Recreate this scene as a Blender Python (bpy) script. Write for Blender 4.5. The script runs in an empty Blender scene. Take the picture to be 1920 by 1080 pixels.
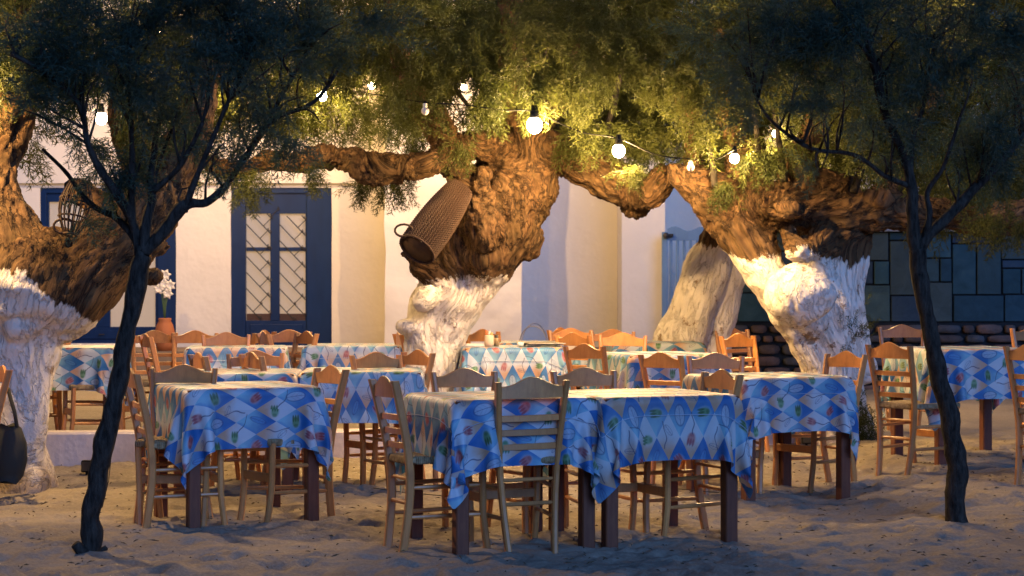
import bpy, math, random
import numpy as np
from mathutils import Vector, Matrix, noise as mnoise

random.seed(7); rng = np.random.default_rng(7)
sc = bpy.context.scene
R = math.radians
FPX = 3700.0          # focal length in photograph pixels
HC = 1.29             # eye height

# ------------------------------------------------------------------ camera
cam_d = bpy.data.cameras.new('camera'); cam = bpy.data.objects.new('camera', cam_d)
sc.collection.objects.link(cam); sc.camera = cam
cam.location = (0, 0, HC); cam.rotation_euler = (R(90), 0, 0)
cam_d.sensor_width = 36; cam_d.lens = FPX / 1920 * 36
cam_d.clip_start = 0.1; cam_d.clip_end = 900
cam_d.dof.use_dof = True; cam_d.dof.focus_distance = 11.5; cam_d.dof.aperture_fstop = 6.3

# ------------------------------------------------------------------ dusk sky and its soft glow
W = bpy.data.worlds.new('World'); sc.world = W; W.use_nodes = True
wn = W.node_tree; wn.nodes.clear()
SUN_EL, SUN_AZ = 24.0, 155.0     # the bright side of the dusk sky lies behind the camera, to its right
sky = wn.nodes.new('ShaderNodeTexSky'); sky.sky_type = 'NISHITA'; sky.sun_disc = False
sky.sun_elevation = R(SUN_EL); sky.sun_rotation = R(SUN_AZ); sky.air_density = 1.2; sky.dust_density = 0.4; sky.ozone_density = 4
tint = wn.nodes.new('ShaderNodeMix'); tint.data_type = 'RGBA'; tint.blend_type = 'MULTIPLY'
tint.inputs[0].default_value = 1; tint.inputs[7].default_value = (0.26, 0.46, 1.0, 1)
bg = wn.nodes.new('ShaderNodeBackground'); bg.inputs[1].default_value = 0.025
wo = wn.nodes.new('ShaderNodeOutputWorld')
wn.links.new(sky.outputs[0], tint.inputs[6]); wn.links.new(tint.outputs[2], bg.inputs[0]); wn.links.new(bg.outputs[0], wo.inputs[0])
sd = bpy.data.lights.new('dusk_glow', 'SUN'); sun = bpy.data.objects.new('dusk_glow', sd); sc.collection.objects.link(sun)
sd.energy = 1.95; sd.angle = R(40); sd.color = (0.20, 0.42, 1.0)
az = R(SUN_AZ); el = R(SUN_EL)
sdir = Vector((math.sin(az) * math.cos(el), math.cos(az) * math.cos(el), math.sin(el)))
sun.rotation_euler = sdir.to_track_quat('Z', 'Y').to_euler()
BULB_W = 285.0; BULB_COL = (1.0, 0.61, 0.23)

vs = sc.view_settings; vs.view_transform = 'Standard'; vs.look = 'None'; vs.exposure = 0.0; vs.gamma = 1.0
sc.render.engine = 'CYCLES'
cy = sc.cycles; cy.use_denoising = True; cy.max_bounces = 6; cy.diffuse_bounces = 3; cy.glossy_bounces = 2
cy.transparent_max_bounces = 12; cy.sample_clamp_indirect = 4.0; cy.caustics_reflective = False; cy.caustics_refractive = False

# ------------------------------------------------------------------ helpers
C = sc.collection

def gz(x, y):
    """height of the sand: rises gently towards the house and to the right"""
    def ss(a, b, t):
        t = max(0.0, min(1.0, (t - a) / (b - a))); return t * t * (3 - 2 * t)
    h = 0.085 * ss(11.8, 15.2, y) + 0.12 * ss(17, 24, y)
    h += 0.10 * ss(1.9, 2.9, x) * ss(10.2, 11.6, y) * (1 - ss(14, 18, y))
    h -= 0.05 * ss(-2.3, -3.1, x) * 0
    h -= 0.05 * (1 - ss(-3.4, -2.6, x)) * ss(10.5, 11.5, y) * (1 - ss(12.2, 13.5, y))
    return h

def P(px, py, s):
    return Vector(((px - 960) / s, FPX / s, HC - (py - 540) / s))

def link(o, parent=None):
    C.objects.link(o)
    if parent is not None: o.parent = parent
    return o

def mesh_obj(name, verts, faces, mat=None, parent=None, smooth=False):
    me = bpy.data.meshes.new(name)
    me.from_pydata([tuple(v) for v in verts], [], faces)
    if smooth: me.polygons.foreach_set('use_smooth', [True] * len(me.polygons))
    if mat: me.materials.append(mat)
    me.update()
    return link(bpy.data.objects.new(name, me), parent)

def tri_mesh(name, V, mat, parent=None, quads=None):
    """V: (n,3,3) separate triangles"""
    n = len(V); me = bpy.data.meshes.new(name)
    me.vertices.add(n * 3); me.vertices.foreach_set('co', np.ascontiguousarray(V, dtype=np.float32).ravel())
    me.loops.add(n * 3); me.loops.foreach_set('vertex_index', np.arange(n * 3, dtype=np.int32))
    me.polygons.add(n); me.polygons.foreach_set('loop_start', np.arange(0, n * 3, 3, dtype=np.int32))
    me.polygons.foreach_set('loop_total', np.full(n, 3, dtype=np.int32))
    me.update(calc_edges=True); me.materials.append(mat)
    return link(bpy.data.objects.new(name, me), parent)

def empty(name, loc, rz=0):
    e = bpy.data.objects.new(name, None); e.location = loc; e.rotation_euler = (0, 0, rz); e.empty_display_size = 0.1
    return link(e)

def tag(o, label, cat, group=None):
    o['label'] = label; o['category'] = cat
    if group: o['group'] = group
    return o

def struct(o): o['kind'] = 'structure'; return o

class MB:
    def __init__(s): s.v = []; s.f = []
    def add(s, v, f):
        o = len(s.v); s.v += [tuple(p) for p in v]; s.f += [tuple(i + o for i in q) for q in f]
    def box(s, a, b):
        x0, y0, z0 = a; x1, y1, z1 = b
        s.add([(x0,y0,z0),(x1,y0,z0),(x1,y1,z0),(x0,y1,z0),(x0,y0,z1),(x1,y0,z1),(x1,y1,z1),(x0,y1,z1)],
              [(3,2,1,0),(4,5,6,7),(0,1,5,4),(1,2,6,5),(2,3,7,6),(3,0,4,7)])
    def cbox(s, a, b, c=0.004):
        """box with chamfered vertical/horizontal edges"""
        x0,y0,z0 = a; x1,y1,z1 = b
        c = min(c, (x1-x0)*.3, (y1-y0)*.3, (z1-z0)*.3)
        ring = lambda i, z: [(x0+c+i,y0+i,z),(x1-c-i,y0+i,z),(x1-i,y0+c+i,z),(x1-i,y1-c-i,z),(x1-c-i,y1-i,z),(x0+c+i,y1-i,z),(x0+i,y1-c-i,z),(x0+i,y0+c+i,z)]
        v = ring(c*.6, z0) + ring(0, z0+c) + ring(0, z1-c) + ring(c*.6, z1)
        f = [tuple(range(7,-1,-1)), tuple(range(24,32))]
        for k in range(3):
            for i in range(8):
                j = (i+1) % 8; f.append((k*8+i, k*8+j, k*8+8+j, k*8+8+i))
        s.add(v, f)
    def tube(s, pts, rad, n=8, cap=True):
        pts = [Vector(p) for p in pts]
        if not hasattr(rad, '__len__'): rad = [rad] * len(pts)
        up = Vector((0.123, 0.3, 1)).normalized(); v = []; u = None
        for i, p in enumerate(pts):
            t = (pts[min(i+1, len(pts)-1)] - pts[max(i-1, 0)]).normalized()
            if u is None:
                u = t.cross(up)
                if u.length < 1e-3: u = t.cross(Vector((1, 0, 0)))
            u = (u - t * u.dot(t)).normalized(); w = t.cross(u)
            for k in range(n):
                a = 2 * math.pi * k / n; v.append(p + (u * math.cos(a) + w * math.sin(a)) * rad[i])
        f = []
        for i in range(len(pts) - 1):
            for k in range(n):
                j = (k+1) % n; f.append((i*n+k, i*n+j, i*n+n+j, i*n+n+k))
        if cap: f.append(tuple(range(n-1, -1, -1))); f.append(tuple((len(pts)-1)*n + k for k in range(n)))
        s.add(v, f)
    def sphere(s, c, r, nu=14, nv=9, sz=(1,1,1)):
        v = [(c[0], c[1], c[2]-r*sz[2])]
        for i in range(1, nv):
            a = math.pi * i / nv
            for k in range(nu):
                b = 2*math.pi*k/nu
                v.append((c[0]+r*sz[0]*math.sin(a)*math.cos(b), c[1]+r*sz[1]*math.sin(a)*math.sin(b), c[2]-r*sz[2]*math.cos(a)))
        v.append((c[0], c[1], c[2]+r*sz[2])); f = []
        for k in range(nu):
            j = (k+1) % nu; f.append((0, 1+j, 1+k)); top = 1+(nv-2)*nu; f.append((len(v)-1, top+k, top+j))
        for i in range(nv-2):
            for k in range(nu):
                j = (k+1) % nu; f.append((1+i*nu+k, 1+i*nu+j, 1+(i+1)*nu+j, 1+(i+1)*nu+k))
        s.add(v, f)
    def lathe(s, prof, n=20, c=(0,0,0)):
        v = []; f = []
        for r, z in prof:
            for k in range(n):
                a = 2*math.pi*k/n; v.append((c[0]+r*math.cos(a), c[1]+r*math.sin(a), c[2]+z))
        for i in range(len(prof)-1):
            for k in range(n):
                j = (k+1) % n; f.append((i*n+k, i*n+j, i*n+n+j, i*n+n+k))
        s.add(v, f)
    def obj(s, name, mat, parent=None, smooth=False):
        return mesh_obj(name, s.v, s.f, mat, parent, smooth)

def catmull(pts, n=6):
    pts = [np.array(p, float) for p in pts]; out = []
    for i in range(len(pts)-1):
        p0 = pts[max(i-1,0)]; p1 = pts[i]; p2 = pts[i+1]; p3 = pts[min(i+2,len(pts)-1)]
        for k in range(n):
            t = k/n
            out.append(0.5*((2*p1)+(-p0+p2)*t+(2*p0-5*p1+4*p2-p3)*t*t+(-p0+3*p1-3*p2+p3)*t**3))
    out.append(pts[-1]); return out

# vectorised 3-D value noise
_perm = np.random.default_rng(3).permutation(512).astype(np.int64)
_val = np.random.default_rng(4).random(512) * 2 - 1
def vnoise(p):
    p = np.asarray(p, float); i = np.floor(p).astype(np.int64); f = p - i; f = f*f*f*(f*(f*6-15)+10)
    def h(a, b, c): return _val[_perm[(_perm[(_perm[a & 511] + b) & 511] + c) & 511]]
    x, y, z = i[..., 0], i[..., 1], i[..., 2]; fx, fy, fz = f[..., 0], f[..., 1], f[..., 2]
    def L(a, b, t): return a + (b - a) * t
    return L(L(L(h(x,y,z),h(x+1,y,z),fx), L(h(x,y+1,z),h(x+1,y+1,z),fx), fy),
             L(L(h(x,y,z+1),h(x+1,y,z+1),fx), L(h(x,y+1,z+1),h(x+1,y+1,z+1),fx), fy), fz)
def fbm(p, oct=4, g=0.5):
    a = 1; s = 0; q = np.asarray(p, float)
    for k in range(oct): s = s + a * vnoise(q + k * 17.3); q = q * 2.03; a *= g
    return s

# ------------------------------------------------------------------ materials
class MT:
    def __init__(s, name, base=(.5,.5,.5), rough=.6, spec=.5):
        s.m = bpy.data.materials.new(name); s.m.use_nodes = True; s.t = s.m.node_tree
        s.b = s.t.nodes['Principled BSDF']; s.out = s.t.nodes['Material Output']
        s.b.inputs['Base Color'].default_value = (*base, 1); s.b.inputs['Roughness'].default_value = rough
        s.b.inputs['Specular IOR Level'].default_value = spec
    def n(s, t, **k):
        nd = s.t.nodes.new(t)
        for a, v in k.items(): setattr(nd, a, v)
        return nd
    def l(s, a, b): s.t.links.new(a, b)
    def coord(s, kind='Object', scale=(1,1,1), attr=None):
        if attr: c = s.n('ShaderNodeAttribute', attribute_name=attr).outputs['Vector']
        else: c = s.n('ShaderNodeTexCoord').outputs[kind]
        mp = s.n('ShaderNodeMapping'); mp.inputs['Scale'].default_value = scale; s.l(c, mp.inputs[0]); return mp.outputs[0]
    def noise(s, vec, scale=5, detail=4, rough=.55, dist=0):
        nd = s.n('ShaderNodeTexNoise'); nd.inputs['Scale'].default_value = scale; nd.inputs['Detail'].default_value = detail
        nd.inputs['Roughness'].default_value = rough; nd.inputs['Distortion'].default_value = dist
        s.l(vec, nd.inputs['Vector']); return nd.outputs['Fac']
    def ramp(s, fac, stops):
        r = s.n('ShaderNodeValToRGB'); e = r.color_ramp.elements
        while len(e) < len(stops): e.new(.5)
        for i, (p, c) in enumerate(stops): e[i].position = p; e[i].color = (*c, 1)
        s.l(fac, r.inputs[0]); return r.outputs[0]
    def mix(s, fac, a, b, mode='MIX'):
        m = s.n('ShaderNodeMix', data_type='RGBA', blend_type=mode)
        for inp, v in ((m.inputs[0], fac), (m.inputs[6], a), (m.inputs[7], b)):
            if hasattr(v, 'is_linked') or hasattr(v, 'links'): s.l(v, inp)
            elif isinstance(v, (int, float)): inp.default_value = v
            else: inp.default_value = (*v, 1)
        return m.outputs[2]
    def math(s, op, a, b=None):
        m = s.n('ShaderNodeMath', operation=op)
        for inp, v in ((m.inputs[0], a), (m.inputs[1], b)):
            if v is None: continue
            if isinstance(v, (int, float)): inp.default_value = v
            else: s.l(v, inp)
        return m.outputs[0]
    def color(s, c): s.l(c, s.b.inputs['Base Color'])
    def bump(s, h, strength=.5, dist=.01, prev=None):
        b = s.n('ShaderNodeBump'); b.inputs['Strength'].default_value = strength; b.inputs['Distance'].default_value = dist
        s.l(h, b.inputs['Height'])
        if prev is not None: s.l(prev, b.inputs['Normal'])
        s.l(b.outputs[0], s.b.inputs['Normal']); return b.outputs[0]

def wood(name, c1, c2, rough=.42, scale=(9, 9, 1.6), coat=.75):
    m = MT(name, c1, rough)
    v = m.coord('Object', scale); n1 = m.noise(v, 6, 5, .6, .6)
    col = m.ramp(n1, [(.3, c1), (.7, c2)])
    oi = m.n('ShaderNodeObjectInfo').outputs['Random']
    k = m.ramp(oi, [(0, (.72, .72, .72)), (1, (1.12, 1.1, 1.08))])
    col = m.mix(1.0, col, k, 'MULTIPLY')
    v2 = m.coord('Object', (1, 1, 1)); n2 = m.noise(v2, 7, 3)
    col = m.mix(m.ramp(n2, [(.55, (0,0,0)), (.78, (.5,.5,.5))]), col, tuple(.45*x for x in c1))
    m.color(col); m.bump(n1, .12, .002)
    m.b.inputs['Coat Weight'].default_value = coat; m.b.inputs['Coat Roughness'].default_value = .35
    return m.m
M_chair = wood('varnished_pine', (.52, .20, .058), (.64, .285, .085), coat=.35)
M_table = wood('red_brown_wood', (.13, .034, .014), (.19, .06, .024), .6, coat=0)
M_slat = M_chair

def rush():
    m = MT('rush_weave', (.42, .30, .15), .8)
    v = m.coord('Object', (1, 1, 1)); sep = m.n('ShaderNodeSeparateXYZ'); m.l(v, sep.inputs[0])
    ax = m.math('ABSOLUTE', sep.outputs[0]); ay = m.math('ABSOLUTE', sep.outputs[1])
    pick = m.math('GREATER_THAN', ax, ay)
    w = m.n('ShaderNodeMix', data_type='FLOAT'); m.l(pick, w.inputs[0]); m.l(sep.outputs[0], w.inputs[2]); m.l(sep.outputs[1], w.inputs[3])
    st = m.math('SINE', m.math('MULTIPLY', w.outputs[0], 620))
    n = m.noise(v, 40, 3)
    h = m.math('ADD', st, n)
    m.color(m.ramp(n, [(.3, (.20, .13, .06)), (.7, (.48, .36, .2))])); m.bump(h, .8, .004)
    return m.m
M_rush = rush()

def plaster(name, c=(.78, .76, .72), bstr=.35, sc_=3):
    m = MT(name, c, .85); v = m.coord('Object'); n1 = m.noise(v, 1.3, 6, .6); n2 = m.noise(v, sc_ * 4, 6, .6); n3 = m.noise(m.coord('Object', (1,1,.3)), 3.2, 5, .65)
    col = m.mix(m.ramp(n1, [(.35, (0,0,0)), (.7, (.55,.55,.55))]), c, tuple(x*.86 for x in c))
    col = m.mix(m.ramp(n3, [(.6, (0,0,0)), (.8, (.35,.35,.35))]), col, (.50,.45,.38))
    m.color(col); b1 = m.bump(n2, bstr, .006); m.bump(m.noise(v, sc_, 3), .5, .03, b1)
    return m.m
M_plaster = plaster('white_plaster', (.76, .70, .60)); M_rough = plaster('rough_whitewash', (.78, .73, .65), .6, 2)
M_lowwall = plaster('weathered_low_wall_plaster', (.62, .54, .50), .6, 4)

def paint(name, c, rough=.38, var=.25):
    m = MT(name, c, rough, .5 if c[0] > .1 else .18); v = m.coord('Object', (1, 1, .25)); n = m.noise(v, 9, 5)
    m.color(m.ramp(n, [(.3, tuple(x*(1-var) for x in c)), (.7, c)])); m.bump(n, .15, .002); return m.m
M_blue = paint('navy_blue_paint', (.006, .026, .095)); M_sky = paint('pale_blue_paint', (.13, .24, .40), .5)
M_cobalt = paint('cobalt_painted_wall', (.010, .085, .33), .6)
M_iron = MT('wrought_iron', (.025, .022, .02), .45).m
M_black = MT('black_plastic', (.010, .010, .010), .8, .15).m
M_curtain = MT('glowing_curtain', (.78, .68, .55), .9)      # faint warm emission added to the curtain itself, brightening the panes
M_curtain.b.inputs['Emission Color'].default_value = (1.0, .66, .36, 1); M_curtain.b.inputs['Emission Strength'].default_value = .30; M_curtain = M_curtain.m
M_brownwood = paint('brown_panel', (.20, .085, .04), .5)
def glass():
    m = MT('window_glass'); tr = m.n('ShaderNodeBsdfTransparent'); gl = m.n('ShaderNodeBsdfGlossy'); gl.inputs['Roughness'].default_value = .03
    fr = m.n('ShaderNodeFresnel'); fr.inputs[0].default_value = 1.5; mx = m.n('ShaderNodeMixShader')
    m.l(fr.outputs[0], mx.inputs[0]); m.l(tr.outputs[0], mx.inputs[1]); m.l(gl.outputs[0], mx.inputs[2]); m.l(mx.outputs[0], m.out.inputs[0]); return m.m
M_glass = glass()

def sand():
    m = MT('beach_sand', (.42, .33, .22), .92, .2); v = m.coord('Object')
    n1 = m.noise(v, 1.6, 5); n2 = m.noise(v, 55, 5, .7); n3 = m.noise(v, 9, 4)
    col = m.ramp(n1, [(.3, (.20, .165, .125)), (.7, (.27, .23, .18))])
    col = m.mix(m.ramp(n2, [(.42, (0,0,0)), (.75, (1,1,1))]), col, (.34, .29, .23))
    col = m.mix(m.ramp(m.noise(v, 26, 3, .7), [(.68, (0,0,0)), (.74, (1,1,1))]), col, (.10, .075, .045))
    m.color(col); b = m.bump(n3, .6, .03); m.bump(n2, .5, .006, b); return m.m
M_sand = sand()

def bark(name, hz, white=(.80, .73, .64), tilt=None):
    m = MT(name, (.2,.12,.07), .9, .25)
    g = m.n('ShaderNodeAttribute', attribute_name='grain').outputs['Vector']
    n1 = m.noise(g, 30, 7, .66, .3)
    cr_ = m.math('ABSOLUTE', m.math('SUBTRACT', m.noise(g, 15, 4, .6, .2), .5)); crack = m.n('ShaderNodeMapRange'); crack.inputs[1].default_value = .0; crack.inputs[2].default_value = .045; m.l(cr_, crack.inputs[0]); n2 = m.noise(g, 9, 4, .6); o = m.coord('Object'); n3 = m.noise(o, 2.2, 5, .65, .5)
    col = m.ramp(n1, [(.30, (.022, .011, .006)), (.50, (.095, .050, .022)), (.74, (.20, .115, .055))])
    col = m.mix(m.ramp(n2, [(.4, (0,0,0)), (.7, (.5,.5,.5))]), col, (.075, .052, .022))
    wcol = m.ramp(n1, [(.27, (.30, .22, .15)), (.34, tuple(x*.86 for x in white)), (.6, white)])
    wcol = m.mix(m.ramp(m.noise(o, 5, 6, .74), [(.585, (0,0,0)), (.63, (.9,.9,.9))]), wcol, (.26, .17, .10))
    wcol = m.mix(m.ramp(crack.outputs[0], [(0, (.30,.30,.30)), (.4, (0,0,0))]), wcol, (.30, .22, .15))
    col = m.mix(m.ramp(crack.outputs[0], [(0, (.9,.9,.9)), (.8, (0,0,0))]), col, (.018, .010, .006))
    sep = m.n('ShaderNodeSeparateXYZ'); m.l(o, sep.inputs[0])
    dz_ = m.math('SUBTRACT', m.math('MULTIPLY', m.noise(o, 4, 6, .7), 1.1), sep.outputs[2])     # sand splash and scuffs low on the limewash
    wcol = m.mix(m.ramp(dz_, [(.22, (0,0,0)), (.5, (.8,.8,.8))]), wcol, (.30, .21, .13))
    zz = m.math('ADD', sep.outputs[2], m.math('ADD', m.math('MULTIPLY', n3, .42), m.math('MULTIPLY', n1, .20)))
    if tilt: zz = m.math('ADD', zz, m.math('MULTIPLY', m.math('MAXIMUM', m.math('SUBTRACT', sep.outputs[0], tilt[0]), 0.0), tilt[1]))
    f = m.n('ShaderNodeMapRange'); f.inputs[1].default_value = hz + .32; f.inputs[2].default_value = hz + .345; f.inputs[3].default_value = 0; f.inputs[4].default_value = 1
    m.l(zz, f.inputs[0]); m.color(m.mix(f.outputs[0], wcol, col))
    b0 = m.bump(crack.outputs[0], .7, .016); m.bump(n1, .9, .016, b0); return m.m
def dark_bark():
    m = MT('young_bark', (.03, .022, .018), .9, .1); v = m.coord('Object', (1,1,.3)); n = m.noise(v, 40, 5, .6)
    m.color(m.ramp(n, [(.3, (.010,.009,.008)), (.7, (.065,.055,.045))])); m.bump(n, 1, .02); return m.m
M_ybark = dark_bark()

def leafm(name, c1, c2):
    m = MT(name, c1, .6, .3)
    n = m.noise(m.coord('Object'), 1.7, 4, .6)
    col = m.ramp(n, [(.3, c1), (.7, c2)]); m.color(col)
    tl = m.n('ShaderNodeBsdfTranslucent'); m.l(col, tl.inputs[0]); mx = m.n('ShaderNodeMixShader'); mx.inputs[0].default_value = .45
    m.l(m.b.outputs[0], mx.inputs[1]); m.l(tl.outputs[0], mx.inputs[2]); m.l(mx.outputs[0], m.out.inputs[0]); return m.m
M_leaf = leafm('tamarisk_foliage', (.034, .046, .010), (.078, .086, .018))
M_leafy = leafm('young_tamarisk_foliage', (.030, .060, .042), (.060, .10, .075))

# printed oilcloth, drawn here as a repeating tile (rest size 0.92 x 0.52 m)
DW, DH = .23, .13
def cloth_tile():
    NX, NY = 1024, 576
    yy, xx = np.mgrid[0:NY, 0:NX]; X = xx / NX * 4; Y = yy / NY * 4
    i = np.floor(X + Y); j = np.floor(X - Y); Xc = (i + j + 1) / 2; Yc = (i - j) / 2; dx = X - Xc; dy = Y - Yc
    blue = (np.mod(i + j, 2) == 1)
    nz = fbm(np.stack([X * 2.2, Y * 1.6, X * 0 + 3], -1), 4) * .5
    def sm(a, b, t): t = np.clip((t - a) / (b - a), 0, 1); return t * t * (3 - 2 * t)
    def C3(r, g, b): return np.array([r, g, b])
    t = sm(-.38, .25, dx + nz * .25)[..., None]
    img = C3(.30, .60, .74) * (1 - t) + C3(.025, .16, .45) * t
    rim = (sm(.30, .47, np.abs(dx) + np.abs(dy)) * (dy < .0))[..., None] * .5
    img = img * (1 - rim) + C3(.06, .22, .58) * rim
    t2 = sm(-.35, .1, dx + nz * .2)[..., None]
    lt = C3(.66, .40, .25) * (1 - t2) + C3(.64, .72, .80) * t2
    lt = lt * (1 + .12 * nz[..., None])
    img = np.where(blue[..., None], img, lt)
    MX = X * DW; MY = Y * DH; PW, PH = 4 * DW, 4 * DH
    def loc(cx, cy, a):
        ex = (MX - cx + PW / 2) % PW - PW / 2; ey = (MY - cy + PH / 2) % PH - PH / 2
        return ex * math.cos(a) + ey * math.sin(a), -ex * math.sin(a) + ey * math.cos(a)
    def put(mask, col, op=1.0):
        nonlocal img
        k = (np.clip(mask, 0, 1) * op)[..., None]; img = img * (1 - k) + np.array(col) * k
    MX = MX + .006*fbm(np.stack([X*1.0, Y*.7, X*0+9], -1), 2); MY = MY + .005*fbm(np.stack([X*1.0, Y*.7, X*0+19], -1), 2)
    def ell(ex, ey, a, b, soft=.25): return np.clip((1 - np.sqrt((ex/a)**2 + (ey/b)**2)) / soft, 0, 1)
    def stem(cx, cy, a, ln, bend, col=(.05, .07, .16)):
        ex, ey = loc(cx, cy, a); f = bend * (ex/ln)**2 * ln + .004 * np.sin(ex * 90)
        put(np.clip(1.6 - np.abs(ey - f) / .0026, 0, 1) * ((ex > 0) & (ex < ln)), col, .85)
    def leaf(cx, cy, a, L=.026, Wd=.012, col=(.07, .10, .22), fill=None):
        L *= 1.3; Wd *= 1.35; ex, ey = loc(cx, cy, a); r = np.sqrt((ex/L)**2 + (ey/Wd)**2)
        if fill: put(np.clip((1 - r) / .1, 0, 1), fill, .7)
        put(np.clip(1.4 - np.abs(r - 1) / .10, 0, 1), col, .5)
        put(np.clip(1.4 - np.abs(ey) / .0014, 0, 1) * (r < 1), col, .7)
        for k in (-1, 0, 1): put(np.clip(1.2 - np.abs(np.abs(ey) - (ex - k * L*.5) * .8) / .0012, 0, 1) * (r < .9) * (ex > k*L*.5), col, .45)
    def tulip(cx, cy, a, base, dark):
        ex, ey = loc(cx, cy, a); ex, ey = ex/1.35, ey/1.35; put(ell(ex, ey, .031, .025, .5), tuple(.5 + .4 * c for c in base), .55)
        put(ell(ex + .002, ey, .025, .019, .4), base, .8)
        for k in (-1, 0, 1): put(ell(ex - .012, ey - k * .0105, .017, .0055, .4), dark, .8)
        put(ell(ex + .016, ey, .009, .012, .4), dark, .45)
    hsh = lambda a, b: int((a * 7 + b * 13 + a * b * 3) % 4)
    for a in range(4):
        for b in range(4):
            cx, cy = a * DW, (b + .5) * DH; k = (a + 2 * b) % 4
            if k == 0: tulip(cx, cy, 1.7, (.10, .26, .06), (.03, .10, .02))
            elif k == 1: tulip(cx, cy, .6, (.58, .13, .10), (.34, .05, .07))
            elif k == 2: leaf(cx - .01, cy, .15, .04, .019, (.03, .06, .2), (.52, .60, .70))
            else: leaf(cx + .01, cy + .006, -.3, .035, .012, (.02, .05, .25), (.10, .30, .60))
            lx, ly = (a + .5) * DW, b * DH; k2 = (a + b * 3) % 4
            if k2 == 0: stem(lx + .05, ly - .02, 2.7, .10, .5); leaf(lx - .045, ly - .004, 1.3, .024, .010)
            elif k2 == 1: tulip(lx - .01, ly - .012, 1.5, (.14, .36, .16), (.04, .16, .05)); stem(lx + .01, ly + .01, .5, .09, .6)
            elif k2 == 2: stem(lx - .055, ly + .022, -.4, .12, .55); leaf(lx + .035, ly - .002, .7, .024, .010)
            else: tulip(lx - .012, ly + .004, 2.9, (.55, .16, .15), (.36, .07, .10)); stem(lx + .01, ly - .004, -.3, .10, .35)
    im = bpy.data.images.new('oilcloth_print', NX, NY, float_buffer=True)
    a4 = np.ones((NY, NX, 4), np.float32); a4[..., :3] = np.clip(img, 0, 1); im.pixels.foreach_set(a4.ravel()); im.update(); im.pack()
    return im
IMG = cloth_tile()
def cloth_mat():
    m = MT('printed_oilcloth', (.6,.6,.6), .46, .45)
    uv = m.n('ShaderNodeTexCoord').outputs['UV']; tx = m.n('ShaderNodeTexImage'); tx.image = IMG; tx.extension = 'REPEAT'
    mp = m.n('ShaderNodeMapping'); mp.inputs['Scale'].default_value = (1/(4*DW), 1/(4*DH), 1)
    oi = m.n('ShaderNodeObjectInfo'); cb = m.n('ShaderNodeCombineXYZ'); m.l(oi.outputs['Random'], cb.inputs[0]); m.l(m.math('MULTIPLY', oi.outputs['Random'], 3.7), cb.inputs[1])
    m.l(uv, mp.inputs[0]); m.l(cb.outputs[0], mp.inputs['Location']); m.l(mp.outputs[0], tx.inputs[0])
    v = m.coord('Object'); fade = m.ramp(oi.outputs['Random'], [(0, (.84,.86,.90)), (.5, (1,.99,.95)), (1, (.94,.90,.84))])
    fc = m.mix(m.ramp(m.noise(v, 3, 3), [(.45, (0,0,0)), (.8, (.30,.30,.30))]), tx.outputs[0], (.50,.50,.46))
    fc = m.mix(1.0, fc, fade, 'MULTIPLY'); m.color(fc); m.bump(m.noise(v, 12, 4), .3, .012)
    tl = m.n('ShaderNodeBsdfTranslucent'); m.l(tx.outputs[0], tl.inputs[0]); mx = m.n('ShaderNodeMixShader'); mx.inputs[0].default_value = .22
    m.l(m.b.outputs[0], mx.inputs[1]); m.l(tl.outputs[0], mx.inputs[2]); m.l(mx.outputs[0], m.out.inputs[0])
    return m.m
M_cloth = cloth_mat()
M_band = MT('clear_elastic', (.45, .5, .6), .3).m

# ------------------------------------------------------------------ ground
def graded(a, b, fine0, fine1, step, coarse):
    xs = list(np.arange(fine0, fine1 + 1e-6, step)); x = fine0; d = step
    lo = []
    while x > a: d = min(d * 1.35, coarse); x -= d; lo.append(x)
    x = fine1; d = step; hi = []
    while x < b: d = min(d * 1.35, coarse); x += d; hi.append(x)
    return np.array(lo[::-1] + xs + hi)
gx = graded(-300, 300, -4.2, 4.2, .028, 40); gy = graded(-60, 500, 8.3, 15.5, .028, 40)
GX, GY = np.meshgrid(gx, gy)
GZ = np.vectorize(gz)(GX, GY)
pp = np.stack([GX * 3.2, GY * 3.2, GX * 0], -1)
near = np.clip((19 - GY) / 4, 0, 1)
rel = .012 * fbm(pp, 3, .55) + .006 * np.abs(vnoise(pp * 2.3 + 9)) + .006*fbm(pp*5, 3, .6) - .004
# footprints and scuffs: shallow pits with raised rims
fr = np.random.default_rng(11)
for k in range(1100):
    x0 = fr.uniform(-4, 4); y0 = 8.5 + 6 * fr.random() ** 1.5; a = fr.uniform(0, 3.14); L = fr.uniform(.045, .14); B = L * .42; dep = fr.uniform(.007, .020)
    i0 = np.searchsorted(gy, y0 - .4); i1 = np.searchsorted(gy, y0 + .4); j0 = np.searchsorted(gx, x0 - .4); j1 = np.searchsorted(gx, x0 + .4)
    ax = GX[i0:i1, j0:j1] - x0; ay = GY[i0:i1, j0:j1] - y0
    u = (ax * math.cos(a) + ay * math.sin(a)) / L; v = (-ax * math.sin(a) + ay * math.cos(a)) / B; r2 = u*u + v*v
    rel[i0:i1, j0:j1] += -dep * np.exp(-r2) + dep * .55 * np.exp(-(np.sqrt(r2) - 1.7) ** 2 * 3)
GZ = GZ + rel * near
nx_, ny_ = len(gx), len(gy)
me = bpy.data.meshes.new('sand_ground')
me.vertices.add(nx_ * ny_); me.vertices.foreach_set('co', np.stack([GX, GY, GZ], -1).astype(np.float32).ravel())
ii, jj = np.mgrid[0:ny_-1, 0:nx_-1]; q = np.stack([ii*nx_+jj, ii*nx_+jj+1, (ii+1)*nx_+jj+1, (ii+1)*nx_+jj], -1).reshape(-1, 4)
me.loops.add(q.size); me.loops.foreach_set('vertex_index', q.astype(np.int32).ravel())
me.polygons.add(len(q)); me.polygons.foreach_set('loop_start', np.arange(0, q.size, 4, dtype=np.int32)); me.polygons.foreach_set('loop_total', np.full(len(q), 4, np.int32))
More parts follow.
